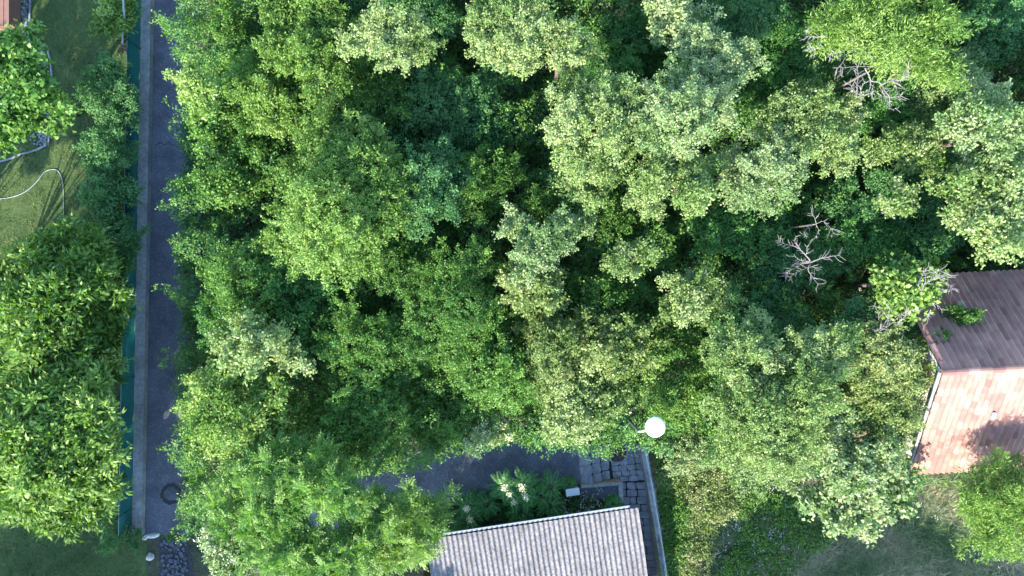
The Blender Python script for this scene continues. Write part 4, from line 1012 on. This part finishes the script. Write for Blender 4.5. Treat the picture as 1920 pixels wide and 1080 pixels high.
# ------------------------------------------------------------------ feather-leaved plants (sumac) by the roof: individuals
def frond_plant(label, px, py, h, nf, fl, seed, flower=0, pal='frond', name='sumac_plant', rot=None):
    rng = np.random.default_rng(seed); X, Y, _ = W(px, py, h)
    t = thing(name, label, 'plant', (X,Y,0), 'feather-leaved plants beside the corrugated roof')
    mb = MB(); mb.tube([(0,0,-.02),(.02,.01,h*.5),(0,0,h)], [.022,.017,.010], 6); 
    V = []; T = []
    for k in range(nf):
        a = 2*math.pi*k/nf + rng.normal(0,.2); e = rng.uniform(.05,.55)
        d = np.array([math.cos(a), math.sin(a), e]); d /= np.linalg.norm(d); L = fl*rng.uniform(.75,1.1); b = np.array([0,0,h*rng.uniform(.8,1.0)])
        side = np.cross(d, [0,0,1.]); side /= np.linalg.norm(side); nn = np.cross(side, d); pts = []
        np_ = 15
        for q in range(np_+1):
            f = q/np_; c = b + d*L*f - np.array([0,0,1])*L*.55*f*f; pts.append(tuple(c))
            if f < .15: continue
            for s in (-1,1):
                dd = unit((side*s + d*.45 - np.array([0,0,.25]))[None] + rng.normal(0,.05,(1,3)))
                ll = .155*math.sin(math.pi*(.18+.78*f))**.6
                V.append(leaf_quads(c[None], dd, (nn+rng.normal(0,.1,3))[None], np.array([ll]), np.array([.034]), .1, .15)[0]); T.append(.5+rng.normal(0,.15)+(.2-.3*f))
        mb.tube(pts, [.007]*len(pts), 4, False)
    obj('leaves', quads_mesh('leaves', np.array(V), np.clip(np.array(T),0,1)), t, LM[pal])
    obj('stem', mb.mesh('stem'), t, BARK)
    if flower:
        m = 150; P = rng.normal(0,1,(m,3))*np.array([.055,.055,.10]) + np.array([0,0,h+.12]); D = unit(rng.normal(0,1,(m,3))); N = unit(rng.normal(0,1,(m,3)))
        obj('blossom', quads_mesh('blossom', leaf_quads(P,D,N,np.full(m,.05),np.full(m,.04))), t, BLOSSOM)
frond_plant('leftmost feathery plant beside the yellow-green ash crown', 845,985,1.0,11,.75,1)
frond_plant('feathery plant with a single cream tip, third from the ash crown', 876,952,1.3,12,.8,2,1)
frond_plant('feathery plant nearest the roof gutter on the left, with cream tip', 882,972,1.1,10,.7,3,1)
frond_plant('feathery plant leaning over the left gutter end', 866,998,.8,10,.6,13)
frond_plant('flowerless feathery plant between the two flowering groups', 912,948,1.0,12,.7,4)
frond_plant('flowering feathery plant nearest to the asphalt path', 946,912,1.5,12,.75,5,1)
frond_plant('feathery plant with the largest cream blossom, top right of the flowering group', 979,912,1.5,12,.75,6,1)
frond_plant('feathery plant with cream blossom in the middle of the flowering group', 955,925,1.4,12,.7,7,1)
frond_plant('feathery plant with cream blossom at the lower right of the flowering group', 985,930,1.3,12,.7,8,1)
frond_plant('feathery plant with cream blossom, lowest of the flowering group', 964,938,1.2,12,.7,9,1)
frond_plant('dark feathery plant right of the flowering group', 1010,932,1.1,13,.75,10)
frond_plant('dark feathery plant near the white cabinet', 1032,915,1.0,12,.7,11)
frond_plant('feathery plant below the flowering group, above the gutter', 975,960,.9,12,.65,12)
frond_plant('low feathery plant right of the flowering group near the gutter', 1030,950,.9,11,.65,14)
frond_plant('small bright fern-like plant just above the white cabinet', 1068,908,.5,14,.34,15,name='fern')
frond_plant('bright fern-like plant at the right end of the roof gutter', 1150,945,.5,14,.40,16,name='fern')

# ------------------------------------------------------------------ dead branches
def branch_tree(name, label, z, base_px, lines, mat, r0=.045, seed=0, twigs=5):
    rr = random.Random(seed); bx, by, _ = W(*base_px, z); t = thing(name, label, 'dead tree', (bx,by,0)); B = (bx,by,0)
    mb = MB(); mb.tube([(bx+.1,by-.1,0),(bx-.05,by+.05,z*.5),(bx,by,z-.1)], [r0*1.7,r0*1.4,r0*1.1], 7); obj('trunk', mb.mesh('trunk', B, True), t, BARK)
    for ln in lines:
        dz0, dz1, wf_, pts = ln; mb = MB(); n = len(pts); pp = []
        for k, (x, y) in enumerate(pts):
            zz = z + dz0 + (dz1-dz0)*k/(n-1) + rr.uniform(-.04,.04); pp.append(Vector(W(x, y, zz)))
        pp = smooth(pp, 3); N_ = len(pp); rad = [max(.006, .66*r0*wf_*(1-.8*k/(N_-1))) for k in range(N_)]
        pp = [p+Vector((rr.uniform(-.012,.012),rr.uniform(-.012,.012),0)) for p in pp]
        mb.tube(pp, rad, 6)
        for q in range(int(twigs*n/1.7)):
            k = rr.randrange(N_//4, N_); p = pp[k]; d = (pp[min(k+1,N_-1)]-pp[max(k-1,0)]).normalized()
            s = Vector((-d.y,d.x,rr.uniform(-.3,.5)))*rr.choice((-1,1)); e = (d*.7+s*rr.uniform(.5,1)).normalized(); l = rr.uniform(.08,.42)*rr.random()**.4
            m_ = p+e*l*.55+Vector((0,0,.02)); mb.tube([p, m_, m_+(e+Vector((rr.uniform(-.5,.5),rr.uniform(-.5,.5),0)))*l*.4], [max(.006,rad[k]*.5),.007,.004], 4, False)
        obj('branch', mb.mesh('branch', B), t, mat)
branch_tree('dead_tree', 'dead tree with bare whitish branches radiating over dark bushes', 5.0, (1522,492), [
    (0,.4,1,[(1522,492),(1512,480),(1500,468),(1488,461),(1474,458),(1460,452)]),
    (-.1,.3,.8,[(1502,470),(1495,460),(1490,452),(1492,444)]),
    (0,.2,.8,[(1522,492),(1512,489),(1500,488),(1490,481),(1478,480)]),
    (0,.3,.9,[(1522,492),(1535,486),(1550,482),(1565,480),(1573,478)]),
    (-.1,-.2,.5,[(1522,492),(1508,493),(1495,500),(1480,508),(1471,516)]),
    (-.1,.1,.8,[(1520,495),(1515,502),(1520,515),(1527,524),(1535,534)]),
    (-.1,.1,.5,[(1516,503),(1524,500),(1532,506)]),
    (-.1,.0,.4,[(1518,500),(1508,505),(1494,510),(1480,520)]),
    (.1,.3,.5,[(1511,479),(1513,470),(1514,462)])], BARKP, .032, 1)
branch_tree('dead_tree', 'bare curved grey branches hanging below the yellow-green walnut crown', 6.6, (1626,135), [
    (0,0,1.1,[(1622,128),(1628,140),(1633,152),(1630,168),(1626,177),(1616,180),(1608,176),(1598,166),(1594,158)]),
    (0,.1,.8,[(1608,176),(1607,160),(1609,140),(1607,122)]),
    (0,.1,.5,[(1612,174),(1618,160),(1622,152)]),
    (0,.1,1,[(1633,152),(1645,154),(1655,160),(1660,172),(1668,184),(1668,198),(1672,205),(1682,203)]),
    (0,.1,.7,[(1668,184),(1678,182),(1688,180)]),
    (0,.1,.6,[(1668,184),(1660,180),(1650,182),(1640,186),(1634,178)]),
    (0,.1,.9,[(1655,158),(1668,152),(1682,150),(1692,150),(1700,145),(1705,140)]),
    (0,.1,.5,[(1695,150),(1696,140),(1704,128)]),
    (0,.0,.5,[(1677,152),(1680,165),(1684,172)]),
    (0,.1,.6,[(1640,125),(1610,125),(1580,128),(1575,140)]),
    (.1,.1,.6,[(1576,98),(1560,101),(1552,107)]),
    (.1,.1,.5,[(1585,108),(1578,120),(1570,128)]),
    (.2,.2,.7,[(1548,67),(1530,69),(1512,66),(1514,60)]),
    (.2,.2,.5,[(1542,76),(1535,88),(1525,93),(1514,92)])], BARKP, .030, 2, 6)
branch_tree('dead_tree', 'bare whitish twigs at the upper left corner of the tiled roof', 6.0, (1738,530), [
    (0,.2,1,[(1728,545),(1735,532),(1750,524),(1765,520),(1775,515)]),
    (0,.2,.8,[(1722,508),(1735,508),(1748,506),(1762,508)]),
    (0,.1,.7,[(1728,545),(1722,535),(1726,522),(1735,510)]),
    (0,.2,.8,[(1742,528),(1755,518),(1768,516),(1778,522)]),
    (0,.2,.7,[(1757,528),(1772,531),(1780,536),(1786,542)]),
    (0,.1,.6,[(1760,540),(1768,544),(1774,547)]),
    (-.3,-.5,.6,[(1745,570),(1758,572),(1766,582)]),
    (-.3,-.8,.6,[(1745,580),(1742,592),(1738,606)])], BARKP, .028, 3)
branch_tree('dead_tree', 'grey upright twigs between the small round yellow-green crown and the pale olive tree', 5.6, (1650,620), [
    (0,.3,.7,[(1640,622),(1655,612),(1664,598),(1668,580)]),
    (0,.3,.7,[(1650,620),(1668,610),(1684,595),(1700,585)]),
    (0,.3,.6,[(1648,600),(1646,585),(1640,572)]),
    (0,.3,.6,[(1680,610),(1690,600),(1708,582)])], BARKP, .022, 4, 7)
branch_tree('dead_tree', 'thin bare branch with small leaf tufts above the radiating dead branches', 5.2, (1530,420), [
    (0,.2,.7,[(1530,420),(1527,408),(1520,398)]),
    (0,.2,.6,[(1530,420),(1518,422),(1510,432),(1505,440)]),
    (0,.2,.6,[(1530,420),(1545,415),(1558,428),(1564,438)]),
    (-.3,-.8,.5,[(1530,420),(1535,432),(1528,446)])], BARKP, .024, 5)
print('faces', sum(len(o.data.polygons) for o in bpy.data.objects if o.type == 'MESH'))
